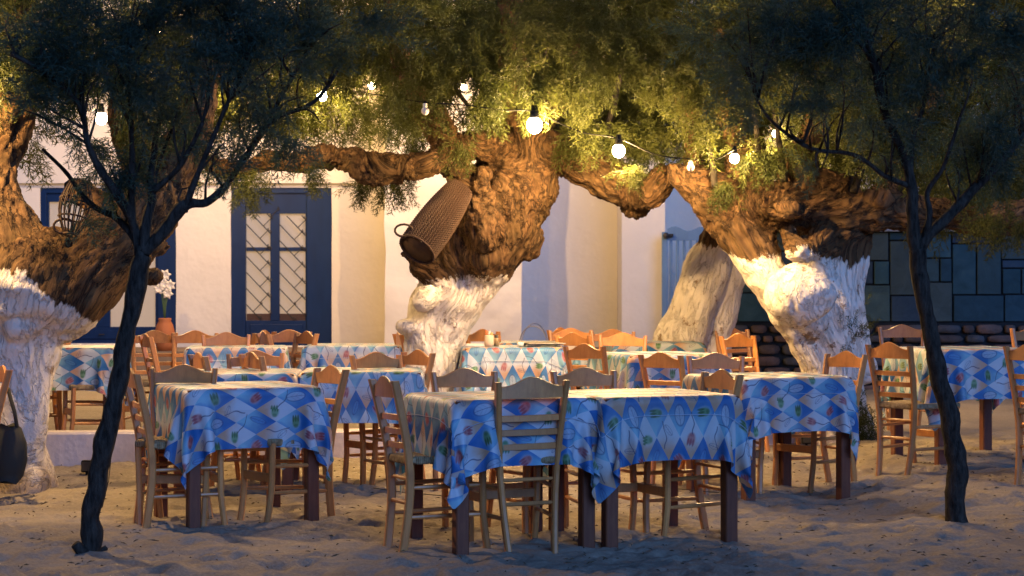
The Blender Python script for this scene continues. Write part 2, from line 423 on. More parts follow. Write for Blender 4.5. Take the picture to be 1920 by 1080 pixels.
me.polygons.foreach_set('use_smooth', np.ones(len(q), bool)); me.update(calc_edges=True); me.materials.append(M_sand)
struct(link(bpy.data.objects.new('sand_ground', me)))

# ------------------------------------------------------------------ house
def X_(px, s): return (px - 960) / s
def Z_(py, s): return HC - (py - 540) / s
def grid_box(mb, x0, x1, z0, z1, yf, yb, n=.10, amp=.02, seed=0):
    """wall block whose front is a gently uneven hand-plastered surface"""
    nx = max(2, int((x1-x0)/n)); nz = max(2, int((z1-z0)/n)); xs = np.linspace(x0, x1, nx+1); zs = np.linspace(z0, z1, nz+1)
    v = []
    for z in zs:
        for x in xs:
            d = amp * mnoise.noise(Vector((x*1.7+seed, z*1.7, seed))) + amp*.35 * mnoise.noise(Vector((x*6+seed, z*6, seed)))
            ex = amp*.6*mnoise.noise(Vector((z*2.1, seed+4, 0))) if x in (xs[0], xs[-1]) else 0
            v.append((x+ex, yf + d, z))
    f = [(i*(nx+1)+j, i*(nx+1)+j+1, (i+1)*(nx+1)+j+1, (i+1)*(nx+1)+j) for i in range(nz) for j in range(nx)]
    mb.add(v, f)
    L = [v[i*(nx+1)] for i in range(nz+1)]; Rr = [v[i*(nx+1)+nx] for i in range(nz+1)]
    mb.add(L + [(p[0], yb, p[2]) for p in L], [(i, i+1, nz+1+i+1, nz+1+i) for i in range(nz)])
    mb.add(Rr + [(p[0], yb, p[2]) for p in Rr], [(i+1, i, nz+1+i, nz+1+i+1) for i in range(nz)])
    B = [v[j] for j in range(nx+1)]; T = [v[nz*(nx+1)+j] for j in range(nx+1)]
    mb.add(B + [(p[0], yb, p[2]) for p in B], [(j+1, j, nx+1+j, nx+1+j+1) for j in range(nx)])
    mb.add(T + [(p[0], yb, p[2]) for p in T], [(j, j+1, nx+1+j+1, nx+1+j) for j in range(nx)])

SW = 141.0; YW = FPX / SW
FLOOR = Z_(648, SW)
house = empty('whitewashed_house', (0, 0, 0)); tag(house, 'whitewashed house with navy blue glazed doors behind the old trees', 'house')
dx0, dx1 = X_(433, SW), X_(622, SW); wx0, wx1 = X_(75, SW), X_(330, SW); top = Z_(352, SW); band = Z_(344, SW)
mb = MB()
for a, b, sd_ in ((-11, wx0, 1), (wx1, dx0, 2), (dx1, X_(735, SW), 3)): grid_box(mb, a, b, FLOOR - .5, top, YW, YW + .5, .12, .012, sd_)
grid_box(mb, -11, X_(735, SW), top, band, YW + .002, YW + .5, .12, .010, 4)
grid_box(mb, -11, X_(735, SW), band, 6.0, YW - .07, YW + .5, .14, .012, 5)
mb.box((wx0, YW + .03, FLOOR - .5), (wx1, YW + .5, Z_(644, SW)))
mb.box((dx0, YW + .03, FLOOR - .5), (dx1, YW + .5, FLOOR))
w = mb.obj('wall', M_plaster, house, True)
mb = MB(); grid_box(mb, X_(722, 148), X_(978, 148), .0, 6.0, FPX/148, YW + .5, .07, .05, 9)
mb.obj('rough_pier', M_rough, house, True)
mb = MB()     # recessed bay, two shallow facets
pts = [(X_(975, 148), 26.8), (X_(1078, 136), 26.95), (X_(1168, 139), 26.75)]
for (xa, ya), (xb, yb) in zip(pts, pts[1:]):
    n = 12
    vv = [(xa + (xb-xa)*j/n, ya + (yb-ya)*j/n + .015*mnoise.noise(Vector((j*.4, z*1.5, 3))), z) for z in np.linspace(0, 6, 40) for j in range(n+1)]
    mb.add(vv, [(i*(n+1)+j, i*(n+1)+j+1, (i+1)*(n+1)+j+1, (i+1)*(n+1)+j) for i in range(39) for j in range(n)])
mb.box((X_(975,148), 27.35, 0), (X_(1168,139), 27.6, 6))
mb.obj('recessed_wall', M_plaster, house, True)
mb = MB(); grid_box(mb, X_(1166, 144.5), X_(1247, 144.5), 0, 6, FPX/144.5, 27.4, .1, .012, 12)
mb.box((X_(1247, 144.5), 27.0, 3.0), (3.3, 27.4, 6)); mb.box((3.3, 25.7, 0), (6.5, 27.4, 4.2))
mb.obj('end_wall', M_plaster, house, True)
mb = MB(); mb.box((X_(1247, 144.5) + .004, 27.0, 0), (2.62, 27.1, 3.0)); mb.obj('cobalt_panel', M_cobalt, house)
mb = MB(); mb.box((2.62, 26.9, 0), (3.3, 27.0, 3.0)); mb.obj('dark_blue_door', M_blue, house)
mb = MB(); mb.box((-11, YW+.5, .0), (3.3, YW + 4.5, 5.9)); mb.obj('house_core', M_plaster, house)
# paved terrace in front of the house
mb = MB(); mb.box((-11, FPX/151, -.2), (3.3, YW + .02, FLOOR - .02)); struct(mb.obj('stone_terrace', MT('terrace_stone', (.22, .16, .11), .9).m))

def leafdoor(x0, x1, z0, z1, name, label, cols, zmid, zpane0, parent, grille, jr):
    """blue frame with glazed leaves; cols = list of (xa, xb) panes"""
    d = bpy.data.objects.new(name, None); link(d, parent)
    yf = YW + .05
    f = MB()
    f.cbox((x0, yf-.03, z0), (x0+jr[0], yf+.09, z1)); f.cbox((x1-jr[1], yf-.03, z0), (x1, yf+.09, z1)); f.cbox((x0+jr[0], yf-.032, z1-.07), (x1-jr[1], yf+.09, z1))
    f.obj('frame', M_blue, d)
    l = MB(); xa, xb = x0+jr[0], x1-jr[1]; zt = jr[2]
    l.cbox((xa, yf, zt), (xb, yf+.05, z1-.07)); l.cbox((xa, yf, z0), (xb, yf+.05, zpane0))
    edges = [xa] + [e for c in cols for e in c] + [xb]
    for k in range(0, len(edges), 2):
        if edges[k+1] - edges[k] > .01: l.cbox((edges[k], yf-.004, zpane0), (edges[k+1], yf+.05, zt))
    if zmid:
        for (ca, cb) in cols: l.cbox((ca, yf+.006, zmid-.025), (cb, yf+.045, zmid+.025))
    l.cbox((xa+.06, yf-.016, z0+.06), (xb-.06, yf, zpane0-.05)); 
    l.obj('door_leaf', M_blue, d)
    for (ca, cb) in cols:
        g = MB(); g.box((ca, yf+.02, zpane0), (cb, yf+.026, zt)); g.obj('glass_pane', M_glass, d)
    c = MB(); c.box((x0+.05, yf+.065, z0), (x1-.05, yf+.075, z1-.05)); c.obj('curtain', M_curtain, d)
    if grille:
        for (ca, cb) in cols:
            step = .285; zz = zpane0 - .3; k = 0
            while zz < zt + .1:
                # bars falling to the right
                slope = -1.05; pa = (ca, zz + .30); pb = (cb, zz + .30 + slope*(cb-ca))
                pts_ = [(ca + (cb-ca)*t, yf-.012, pa[1] + (pb[1]-pa[1])*t) for t in np.linspace(0, 1, 8)]
                pts_ = [p for p in pts_ if zpane0 < p[2] < zt]
                if len(pts_) > 1:
                    g = MB(); g.tube(pts_, .0065, 6)
                    e = pts_[-1]; g.tube([(e[0] + .02*math.sin(t), e[1], e[2] + .018 - .018*math.cos(t)) for t in np.linspace(0, 4.2, 7)], .005, 5)
                    m_ = pts_[len(pts_)//2]; h = MB()
                    g.tube([(m_[0] + .12*t, m_[1]-.008, m_[2] + .12*t) for t in np.linspace(0, 1, 5)] + [(m_[0]+.12-.018*math.sin(u), m_[1]-.008, m_[2]+.12+.012-.02*(1-math.cos(u))+.01) for u in np.linspace(.5, 3.6, 5)], .0055, 5)
                    g.obj('grille_bar', M_iron, d)
                zz += step * .75; k += 1
    return d
S = SW
door = leafdoor(dx0, dx1, FLOOR, top, 'glazed_door', '', [(X_(461,S), X_(506,S)), (X_(523,S), X_(572,S))], Z_(467,S), Z_(601,S), house, True, (.19, .335, Z_(400,S)))
mb = MB(); mb.box((X_(461,S), YW+.09, Z_(601,S)-.02), (X_(572,S), YW+.112, Z_(601,S)+.09)); mb.obj('panel_inside', M_brownwood, door)
win = leafdoor(wx0, wx1, Z_(644,S), top, 'glazed_double_door', '', [(X_(90,S), X_(178,S)), (X_(205,S), X_(290,S))], Z_(467,S), Z_(613,S), house, False, (.08, .25, Z_(378,S)))
mb = MB(); mb.tube([(X_(186,S), YW+.03, Z_(627,S)), (X_(186,S), YW-.01, Z_(627,S)), (X_(196,S), YW-.012, Z_(627,S))], .008, 6); mb.obj('door_handle', M_iron, win)

# garden gate of pale blue pickets
gate = empty('picket_gate', (0, 0, 0)); tag(gate, 'pale blue picket gate beside the white house wall', 'gate')
Yg = FPX / 145.6; ga = X_(1241, 145.6); gb = X_(1420, 145.6); gt = Z_(432, 145.6)
mb = MB(); mb.cbox((ga, Yg-.03, .25), (ga+.07, Yg+.04, gt-.02)); mb.obj('gate_post', M_sky, gate)
mb = MB(); nn = 24; v = []
for k in range(nn+1):
    x = ga + .072 + (gb-ga)*k/nn; zt = gt + .03*math.sin(k*.9) + .02
    v += [(x, Yg-.02, gt-.13), (x, Yg-.02, zt), (x, Yg+.02, zt), (x, Yg+.02, gt-.13)]
f = []
for k in range(nn):
    for a in range(4): b = (a+1) % 4; f.append((k*4+a, k*4+b, k*4+4+b, k*4+4+a))
f += [(3,2,1,0), tuple(nn*4+i for i in range(4))]
mb.add(v, f); mb.obj('top_rail', M_sky, gate)
for k in range(13):
    x = ga + .10 + k*.085; b = MB(); b.cbox((x, Yg-.012, .35), (x+.035, Yg+.012, gt-.131)); b.obj('picket', M_sky, gate)
mb = MB(); mb.sphere((ga+.05, Yg-.06, gt-.07), .04); mb.tube([(ga+.05, Yg-.06, gt-.07), (ga+.14, Yg-.05, gt-.065)], .022, 8); mb.obj('latch', M_iron, gate)

# slate-clad wall above rubble stone, right of the house
slate = empty('slate_clad_wall', (0, 0, 0)); tag(slate, 'dark slate clad garden wall on a rubble stone base at the right', 'wall')
SS = 170.0; YS = FPX / SS
core = MB(); core.box((2.3, YS+.03, 0), (6.6, YS+.45, Z_(434, SS))); core.obj('wall_core', MT('dark_mortar', (.02,.025,.03), .95, .1).m, slate)
cp = MB(); cp.cbox((2.28, YS-.06, Z_(434,SS)), (6.62, YS+.5, Z_(428,SS)+.02), .01); cp.obj('coping', MT('grey_coping', (.30,.33,.36), .8).m, slate)
def slatem(i):
    c = [(.035,.085,.105), (.05,.095,.105), (.028,.07,.095), (.06,.09,.09), (.035,.062,.09)][i]
    m = MT('slate', c, .8, .15); v = m.coord('Object'); n = m.noise(v, 5, 6, .65, .8)
    oi = m.n('ShaderNodeObjectInfo').outputs['Random']
    col = m.ramp(n, [(.3, tuple(x*.7 for x in c)), (.6, c), (.85, (c[0]*1.9, c[1]*1.4, c[2]*1.1))]); m.color(m.mix(1., col, m.ramp(oi, [(0,(.75,.75,.75)),(1,(1.25,1.2,1.15))]), 'MULTIPLY')); m.bump(n, .5, .01); return m.m
SL = [slatem(i) for i in range(5)]
rects = [(1384,436,1440,500),(1384,502,1440,548),(1384,550,1452,603),(1442,436,1500,470),(1442,472,1500,548),(1454,550,1520,603),(1502,436,1560,510),(1502,512,1530,548),(1532,512,1560,548),(1522,550,1600,603),
 (1562,436,1622,460),(1562,462,1622,488),(1562,490,1610,548),(1624,436,1666,488),(1612,490,1637,532),(1639,490,1667,533),(1602,535,1669,603),
 (1668,436,1732,450),(1669,452,1733,553),(1671,555,1738,603),(1735,436,1783,483),(1736,485,1761,528),(1763,485,1784,528),(1740,530,1785,603),
 (1785,436,1875,456),(1786,458,1830,552),(1832,458,1877,552),(1788,554,1882,603),(1878,436,1960,486),(1879,488,1960,502),(1880,504,1914,551),(1916,504,1962,551),(1884,553,1968,603),(1962,436,2060,520),(1964,522,2060,603)]
for k, (a, b, c_, d_) in enumerate(rects):
    r_ = random.Random(k); m_ = MB(); pr = r_.uniform(-.006, .012)
    m_.cbox((X_(a,SS)+.003, YS-pr, Z_(d_,SS)+.003), (X_(c_,SS)-.003, YS+.035, Z_(b,SS)-.003), .005); m_.obj('slate_slab', SL[k % 5], slate)
def stonem(i):
    c = [(.12,.085,.075), (.085,.085,.09), (.15,.10,.085), (.10,.075,.066)][i]
    m = MT('rubble', c, .9, .15); v = m.coord('Object'); n = m.noise(v, 6, 6, .7); m.color(m.ramp(n, [(.3, tuple(x*.55 for x in c)), (.7, tuple(x*1.2 for x in c))])); m.bump(n, 1, .03); return m.m
ST = [stonem(i) for i in range(4)]
r_ = random.Random(5); z = .02; zt = Z_(607, SS); row = 0
while z < zt - .03:
    h = min(r_.uniform(.08, .15), zt - z); x = 2.3 + r_.uniform(0, .1)
    if zt - z - h < .06: h = zt - z
    while x < 6.55:
        wd = r_.uniform(.12, .42); hh = h * r_.uniform(.78, .97); m_ = MB(); n_ = 9
        v = []; 
        for lay, (yo, sc1) in enumerate(((.03, 1), (-.015, .98), (-.035, .82))):
            for k in range(n_):
                a = 2*math.pi*k/n_; q_ = random.Random(k*31+int(x*977)+row)
                ca, sa = math.cos(a), math.sin(a); e = .55
                v.append((x + wd/2 + (wd/2-.006)*sc1*math.copysign(abs(ca)**e, ca)*q_.uniform(.9,1), YS + yo, z + h/2 + hh/2*sc1*math.copysign(abs(sa)**e, sa)*q_.uniform(.88,1)))
        f = [(l*n_+k, (l+1)*n_+k, (l+1)*n_+(k+1)%n_, l*n_+(k+1)%n_) for l in range(2) for k in range(n_)] + [tuple(2*n_+k for k in range(n_-1,-1,-1))]
        m_.add(v, f); m_.obj('stone', ST[r_.randrange(4)], slate, True); x += wd
    z += h; row += 1

# low plastered wall that edges the sand
lw = MB(); n = 90; v = []
for k in range(n+1):
    t = k/n; x = -5.2 + 7.52*t; y0 = 13.10 + (15.25-13.10)*t; h = (.315 - .10*t) + .008*mnoise.noise(Vector((x*3, 0, 1))); g0 = gz(x, y0)
    o = .012*mnoise.noise(Vector((x*4, 5, 1)))
    v += [(x, y0+o, -.1), (x, y0+o*.7, max(h, g0+.15)-.015), (x, y0+.02, max(h, g0+.15)), (x, y0+.21, max(h, g0+.15)), (x, y0+.24, -.1)]
f = [(k*5+a, k*5+5+a, k*5+6+a, k*5+1+a) for k in range(n) for a in range(4)] + [(0,1,2,3,4), tuple(n*5+i for i in (4,3,2,1,0))]
lw.add(v, f); o = lw.obj('low_wall', M_lowwall, None); tag(o, 'low pale plastered wall edging the sand behind the tables', 'wall')

# ------------------------------------------------------------------ trees
def nodes_(lst): return [(P(a, b, s), r / s) for (a, b, r, s) in lst]

def old_tree(name, label, chains, burls, paint_z, voxel=.02, base=None, amp=1.0, tilt=None):
    root = empty(name, base)
    mb = MB(); segs = []
    for ch in chains:
        nd = nodes_(ch); pr = catmull([list(p) + [r] for p, r in nd], 5)
        pts = [Vector(p[:3]) for p in pr]; rad = [max(.006, p[3]) for p in pr]
        mb.tube(pts, rad, 14); 
        mb.sphere(pts[0], rad[0]*.98, 12, 8); mb.sphere(pts[-1], rad[-1]*.98, 12, 8)
        for a, b in zip(pts, pts[1:]): segs.append((a, b))
    for (a, b, r, s, dy, sz) in burls:
        c = P(a, b, s) + Vector((0, dy, 0)); mb.sphere(c, r/s, 18, 12, sz)
    o = mb.obj('trunk', None, root)
    md = o.modifiers.new('r', 'REMESH'); md.mode = 'VOXEL'; md.voxel_size = voxel
    m2 = o.modifiers.new('s', 'SMOOTH'); m2.factor = .5; m2.iterations = 3
    dg = bpy.context.evaluated_depsgraph_get(); ev = o.evaluated_get(dg); me = bpy.data.meshes.new_from_object(ev)
    o.modifiers.clear(); old = o.data; o.data = me; bpy.data.meshes.remove(old)
    nv = len(me.vertices); co = np.empty(nv*3, np.float32); me.vertices.foreach_get('co', co); co = co.reshape(-1, 3).astype(float)
    no = np.empty(nv*3, np.float32); me.vertices.foreach_get('normal', no); no = no.reshape(-1, 3)
    A = np.array([a for a, b in segs]); B = np.array([b for a, b in segs]); D = B - A; Ld = np.linalg.norm(D, axis=1); T = D / Ld[:, None]
    T = np.where(T[:, 2:3] < -0.2, -T, T)
    wsum = np.zeros(nv); axs = np.zeros((nv, 3))
    for k in range(len(segs)):
        t = np.clip(((co - A[k]) @ D[k]) / Ld[k]**2, 0, 1); d = np.linalg.norm(co - (A[k] + t[:, None]*D[k]), axis=1)
        wt = 1/(d*d*d*d + 1e-4); wsum += wt; axs += wt[:, None]*T[k]
    axs /= np.maximum(np.linalg.norm(axs, axis=1), 1e-6)[:, None]
    c0 = co.mean(0); q = co - c0
    # swirl the grain a little so the ridges twist round the trunk
    axs += .15 * np.stack([vnoise(q*1.5), vnoise(q*1.5+7), vnoise(q*1.5+13)*.3], -1); axs /= np.linalg.norm(axs, axis=1)[:, None]
    grain = q - .72 * (q * axs).sum(1)[:, None] * axs
    rid = 1 - np.abs(fbm(grain * 11, 3, .6)); rid2 = 1 - np.abs(fbm(grain * 27 + 5, 2, .5))
    lump = fbm(q * 2.6, 3, .5); lump2 = fbm(q*7+3, 2)
    wht = np.clip((paint_z + .15 - co[:, 2]) / .3, 0, 1)      # the limewash coats fill the cracks
    rg = 1 - .68 * wht
    disp = amp * (.040 * lump + .014*lump2*rg + .034 * (rid - .65) * rg + .017 * (rid2 - .6) * rg)
    co2 = co + no * disp[:, None]
    me.vertices.foreach_set('co', co2.astype(np.float32).ravel())
    at = me.attributes.new('grain', 'FLOAT_VECTOR', 'POINT'); at.data.foreach_set('vector', grain.astype(np.float32).ravel())
    me.materials.clear(); me.materials.append(bark(name + '_bark', paint_z, tilt=tilt)); me.polygons.foreach_set('use_smooth', np.ones(len(me.polygons), bool)); me.update()
    tag(root, label, 'tree')
    # children keep world coordinates
    o.matrix_parent_inverse = Matrix.Translation(-Vector(base))
    return root

LT = old_tree('old_tamarisk_tree', 'huge old tamarisk at left edge with whitewashed trunk and forked bark limbs', [
    [(34,935,70,290),(36,880,58,290),(40,790,52,290),(46,700,58,290),(52,620,76,290),(70,540,112,290)],
    [(40,520,88,290),(25,450,64,289),(0,370,46,288),(-2,280,45,287),(22,190,46,286),(18,80,42,284),(30,-60,34,282)],
    [(100,560,90,290),(170,500,80,288),(240,440,66,286),(290,380,56,284),(330,300,40,282),(372,200,28,280),(410,60,20,278)],
    [(250,440,52,286),(290,400,38,284),(322,372,18,283)],
    [(255,420,44,284),(265,330,34,280),(240,240,26,276),(230,120,18,272)],
    [(200,400,34,280),(165,370,20,278),(135,350,10,276)],
    [(20,950,30,292),(-25,925,34,292)], [(88,945,24,289),(84,905,24,289),(62,840,30,289)], [(60,955,24,294),(58,900,34,292)],
   ], [(295,465,24,284,-.1,(1.3,1,.8)),(120,470,40,288,-.12,(1,1,1)),(285,520,26,284,0,(1,1,.7)),(60,610,34,290,-.2,(1.2,1,1))], 1.42, .016, tuple(P(42,915,290)), 1.0, (-3.12, .95))
CT = old_tree('old_tamarisk_tree', 'gnarled old tamarisk leaning over the middle tables with a long horizontal limb', [
    [(800,850,84,237),(808,760,62,237),(812,690,60,237),(812,640,62,237),(826,590,68,237),(850,540,68,238),(872,495,84,238),(905,440,90,239),(940,385,84,240),(968,330,80,240),(985,270,58,240),(962,210,36,240),(962,120,22,240),(955,-40,14,240)],
    [(878,470,62,240),(858,400,40,243),(866,350,32,245),(850,300,32,245),(820,240,34,244),(790,190,30,242),(752,110,18,240),(730,0,12,238)],
    [(965,320,50,241),(925,280,36,243),(868,280,29,245),(800,303,26,246),(735,318,25,246),(690,316,25,246),(640,298,21,245),(570,302,22,243),(500,308,20,240),(430,318,14,238),(380,300,10,236)],
    [(985,290,62,240),(1040,288,46,240),(1090,302,42,240),(1140,330,42,240),(1180,354,38,240),(1212,360,32,241),(1245,335,22,243)],
    [(1000,250,38,238),(1040,180,16,236),(1080,90,12,234),(1120,-40,14,232)],
    [(905,430,44,245),(900,380,30,247),(905,330,22,247)],
    [(760,480,12,240),(800,500,30,240),(840,520,40,240)],
   ], [(1192,384,22,238,-.03,(1.3,1,.9)),(1030,350,20,240,-.05,(1,1,1.6)),(985,445,34,239,-.05,(1,1,1.2)),(800,560,26,240,-.12,(1,1,1)),(770,612,30,238,-.1,(1,1,.8)),(900,470,36,240,-.22,(1,1,1.3)),(700,330,16,246,-.02,(1.5,1,1))], 1.34, .0135, tuple(P(808,830,237)), 1.0)
RT = old_tree('old_tamarisk_tree', 'massive old tamarisk at right with a bulging burl on its whitewashed trunk', [
    [(1575,865,74,245),(1560,760,66,245),(1552,690,58,245),(1550,640,62,245),(1548,590,66,245),(1545,540,66,245),(1550,480,62,245),(1560,420,60,245),(1560,370,56,245)],
    [(1545,690,40,246),(1505,640,34,247),(1470,580,34,248),(1440,520,40,248),(1415,460,46,247),(1370,400,46,246),(1320,360,38,246),(1285,335,26,246),(1262,316,16,246)],
    [(1600,700,24,244),(1600,640,28,244),(1596,560,28,244),(1592,480,34,244),(1590,420,44,244)],
    [(1400,400,50,246),(1470,385,48,247),(1540,392,46,247),(1620,398,36,247),(1700,398,34,246),(1790,404,30,245),(1880,410,28,244),(1990,405,26,243)],
    [(1420,390,48,245),(1400,320,40,243),(1372,240,20,241),(1350,100,13,239),(1340,-40,9,239)],
    [(1500,380,44,246),(1500,310,38,244),(1530,220,18,242),(1540,80,12,240),(1545,-60,8,238)],
    [(1640,395,32,246),(1675,340,22,245),(1720,240,16,243),(1790,80,12,241)],
    [(1330,365,30,245),(1300,300,20,243),(1290,200,14,241),(1240,60,10,239)],
    [(1540,450,30,250),(1500,470,24,252),(1480,440,18,250)],
    [(1545,870,26,250),(1560,800,34,248)],[(1625,868,26,242),(1600,800,34,244)],
   ], [(1497,552,60,251,-.16,(1.02,1,.92)),(1285,352,16,246,-.06,(1,1,1)),(1620,690,18,244,-.03,(1,1,1.5)),(1520,600,40,247,-.08,(1,1,1)),(1480,395,30,250,-.12,(1.6,1,.7)),(1640,375,24,247,-.06,(1.6,1,.8))], 1.50, .0145, tuple(P(1575,850,245)), 1.0)
LN = old_tree('leaning_tamarisk_tree', 'leaning double-stemmed whitewashed tree between the blue gate and the slate wall', [
    [(1262,800,62,216),(1268,700,54,216),(1272,640,52,216),(1292,590,46,216),(1306,540,44,216),(1328,490,40,216),(1345,440,36,217),(1372,380,34,218),(1400,300,26,219),(1420,150,18,219)],
    [(1330,800,58,213),(1328,700,48,213),(1330,640,44,213),(1342,590,42,213),(1352,540,40,213),(1366,490,36,214),(1368,440,32,215),(1378,380,30,216)],
   ], [(1372,500,16,213,-.1,(1,1,1.4))], 1.60, .018, tuple(P(1300,780,215)), .9)

def branch_mesh(chs, n=7):
    mb = MB()
    for ch in chs:
        nd = nodes_(ch); pr = catmull([list(p) + [r] for p, r in nd], 5)
        pts = []; rad = []
        for i, p in enumerate(pr):
            j = .35 * p[3]; q = Vector(p[:3]); q += Vector((mnoise.noise(q*9), mnoise.noise(q*9+Vector((5,5,5))), 0)) * j
            pts.append(q); rad.append(p[3] * (1 + .22*mnoise.noise(q*14)))
        mb.tube(pts, rad, n)
    return mb

def spray_templates(n=7, seed=1, droop=.25):
    out = []
    for t in range(n):
        r = np.random.default_rng(seed*100+t); tris = []
        def ribbon(p, d, L, w, curve, k=2):
            q = np.array(p, float); d = np.array(d, float); d /= np.linalg.norm(d); pts = [q.copy()]
            for i in range(k):
                q = q + d*L/k; pts.append(q.copy()); d = d + np.array(curve)/k; d /= np.linalg.norm(d)
            side = np.cross(d, r.normal(size=3)); side /= np.linalg.norm(side)
            for i in range(k):
                w0 = w*(1-i/k); w1 = w*(1-(i+1)/k)
                a, b = pts[i], pts[i+1]; tris.append([a-side*w0/2, a+side*w0/2, b+side*w1/2])
                if w1 > 1e-6: tris.append([a-side*w0/2, b+side*w1/2, b-side*w1/2])
            return pts, d
        main, _ = ribbon((0,0,0), (1,0,0), 1.0, .018, (0,0,-droop*1.2), 4)
        for i in range(17):
            f = .06 + .94*i/17; k = min(3, int(f*4)); fr_ = f*4-k; p = main[k]*(1-fr_) + main[k+1]*fr_
            ang = i*2.4 + r.uniform(-.4,.4); L = (.42*(1-f*.65))*r.uniform(.7,1.15)
            d = np.array([.75, math.cos(ang)*.8, math.sin(ang)*.8]); pts, dd = ribbon(p, d, L, .024, (.35, 0, -droop), 2)
            for j in range(6):
                g = .15 + .8*j/6; kk = min(1, int(g*2)); q = pts[kk]*(1-(g*2-kk)) + pts[kk+1]*(g*2-kk)
                d2 = d*.9 + r.normal(size=3)*.65; ribbon(q, d2, r.uniform(.09,.17), .023, (0,0,-.1), 1)
        out.append(np.array(tris))
    return out
TPL = spray_templates()

def make_sprays(name, mat, parent, pos, dirs, size):
    outl = []; n = len(pos)
    tid = rng.integers(0, len(TPL), n)
    d = dirs / np.linalg.norm(dirs, axis=1)[:, None]
    ref = rng.normal(size=(n, 3)); y = np.cross(d, ref); y /= np.linalg.norm(y, axis=1)[:, None]
    z = np.cross(d, y); fl = z[:, 2] < 0; z[fl] *= -1; y[fl] *= -1
    Rm = np.stack([d, y, z], -1)     # columns
    for t in range(len(TPL)):
        ix = np.where(tid == t)[0]
        if len(ix) == 0: continue
        V = np.einsum('nij,tkj->ntki', Rm[ix], TPL[t]) * size[ix][:, None, None, None] + pos[ix][:, None, None, :]
        outl.append(V.reshape(-1, 3, 3))
    V = np.concatenate(outl); o = tri_mesh(name, V, mat, parent)
    if parent is not None: o.matrix_parent_inverse = Matrix.Translation(-parent.location)
    return o

LAMPS = [(1002,235,262),(1160,283,262),(1377,297,262),(1454,250,200),(1513,252,196),(604,180,222),(397,190,258),(190,222,182),(697,160,200),(870,163,160),(797,208,262),(1295,314,262)]
def blob_sprays(blobs, seed=0, dens=1.25):
    """blobs: (px, py, rx, ry, s, depth, count, hang, size)"""
    r = np.random.default_rng(seed); Pp = []; Dd = []; Sz = []
    for (px, py, rx, ry, s, dep, cnt, hang, size) in blobs:
        c = np.array(P(px, py, s)); cnt = int(cnt*dens); nc = max(1, int(cnt/14)); cc = r.normal(size=(nc, 3)) ; cc /= np.maximum(1, np.linalg.norm(cc, axis=1)/1.3)[:, None]
        k = r.integers(0, nc, cnt); u = cc[k]*.62 + r.normal(size=(cnt, 3))*.22
        p = c + u*np.array([rx/s, dep, ry/s]); Pp.append(p)
        out = u*np.array([1, .6, 1]); dd = out*.9 + r.normal(size=(cnt, 3))*.55 + np.array([0, 0, -hang]); Dd.append(dd); Sz.append(np.full(cnt, size)*r.uniform(.65, 1.25, cnt))
    p, d, z = np.concatenate(Pp), np.concatenate(Dd), np.concatenate(Sz)
    keep = np.ones(len(p), bool)          # the cord is kept clear of twigs where a lamp hangs
    for (bx, by, bs) in LAMPS:
        b = np.array(P(bx, by, bs)); v = b - np.array([0, 0, HC]); L = np.linalg.norm(v); v /= L; q = p + d/np.linalg.norm(d, axis=1)[:, None]*z[:, None]*.45 - np.array([0, 0, HC])
        t = q @ v; dist = np.linalg.norm(q - t[:, None]*v, axis=1); keep &= ~((dist < .13) & (t < L + .1))
    return p[keep], d[keep], z[keep]

# crowns: (px, py, rx, ry, s, depth, count, hang, size)
lt_b = [(10,130,70,90,300,.25,60,.6,.24),(20,30,110,80,302,.3,90,.4,.25),(230,130,90,110,290,.3,110,.7,.25),(400,110,100,90,270,.4,110,.7,.26),(60,40,170,130,272,.9,230,.2,.34),(280,20,190,130,262,1.0,260,.2,.34),(470,60,170,130,235,1.2,230,.4,.36),(60,235,120,60,262,.5,60,.5,.30),(300,190,110,70,240,.6,80,.8,.3),(250,300,90,35,245,.4,30,.9,.26),(430,230,120,50,225,.6,70,.9,.3),(-60,120,120,150,262,.8,130,.3,.34)]
ct_b = [(680,40,170,110,215,1.3,330,.5,.38),(880,30,190,120,225,1.2,380,.4,.38),(1080,60,190,120,225,1.2,380,.5,.38),(700,130,150,60,220,.8,130,.8,.34),(1130,190,130,70,225,.6,170,1.1,.32),(1060,170,110,50,230,.5,90,1.0,.3),(870,150,130,60,218,.9,150,.9,.34),(800,235,60,40,222,.5,34,1.1,.26),(1100,235,70,34,248,.25,46,1.3,.24),(1185,262,50,30,246,.25,34,1.4,.22),(1205,320,22,26,262,.12,12,1.8,.2),(870,262,45,34,255,.2,16,1.5,.2),(760,350,70,26,235,.3,34,1.6,.22),(690,355,50,20,232,.3,14,1.5,.20),(900,350,40,36,226,.2,40,1.2,.22),(520,335,60,40,250,.25,24,1.8,.20),(470,350,30,30,248,.2,10,1.9,.20),(565,330,40,40,248,.2,14,1.8,.20),(650,235,110,45,205,.6,70,.9,.28),(560,200,100,50,210,.6,60,.8,.28)]
ct_b += [(760,60,150,110,262,.35,210,.6,.27),(950,60,150,110,262,.35,220,.6,.27),(1120,70,130,110,260,.4,200,.7,.27),(930,165,110,45,258,.25,70,1.1,.24),(760,150,80,60,256,.25,60,1.0,.24),(640,60,110,110,255,.4,130,.6,.27)]
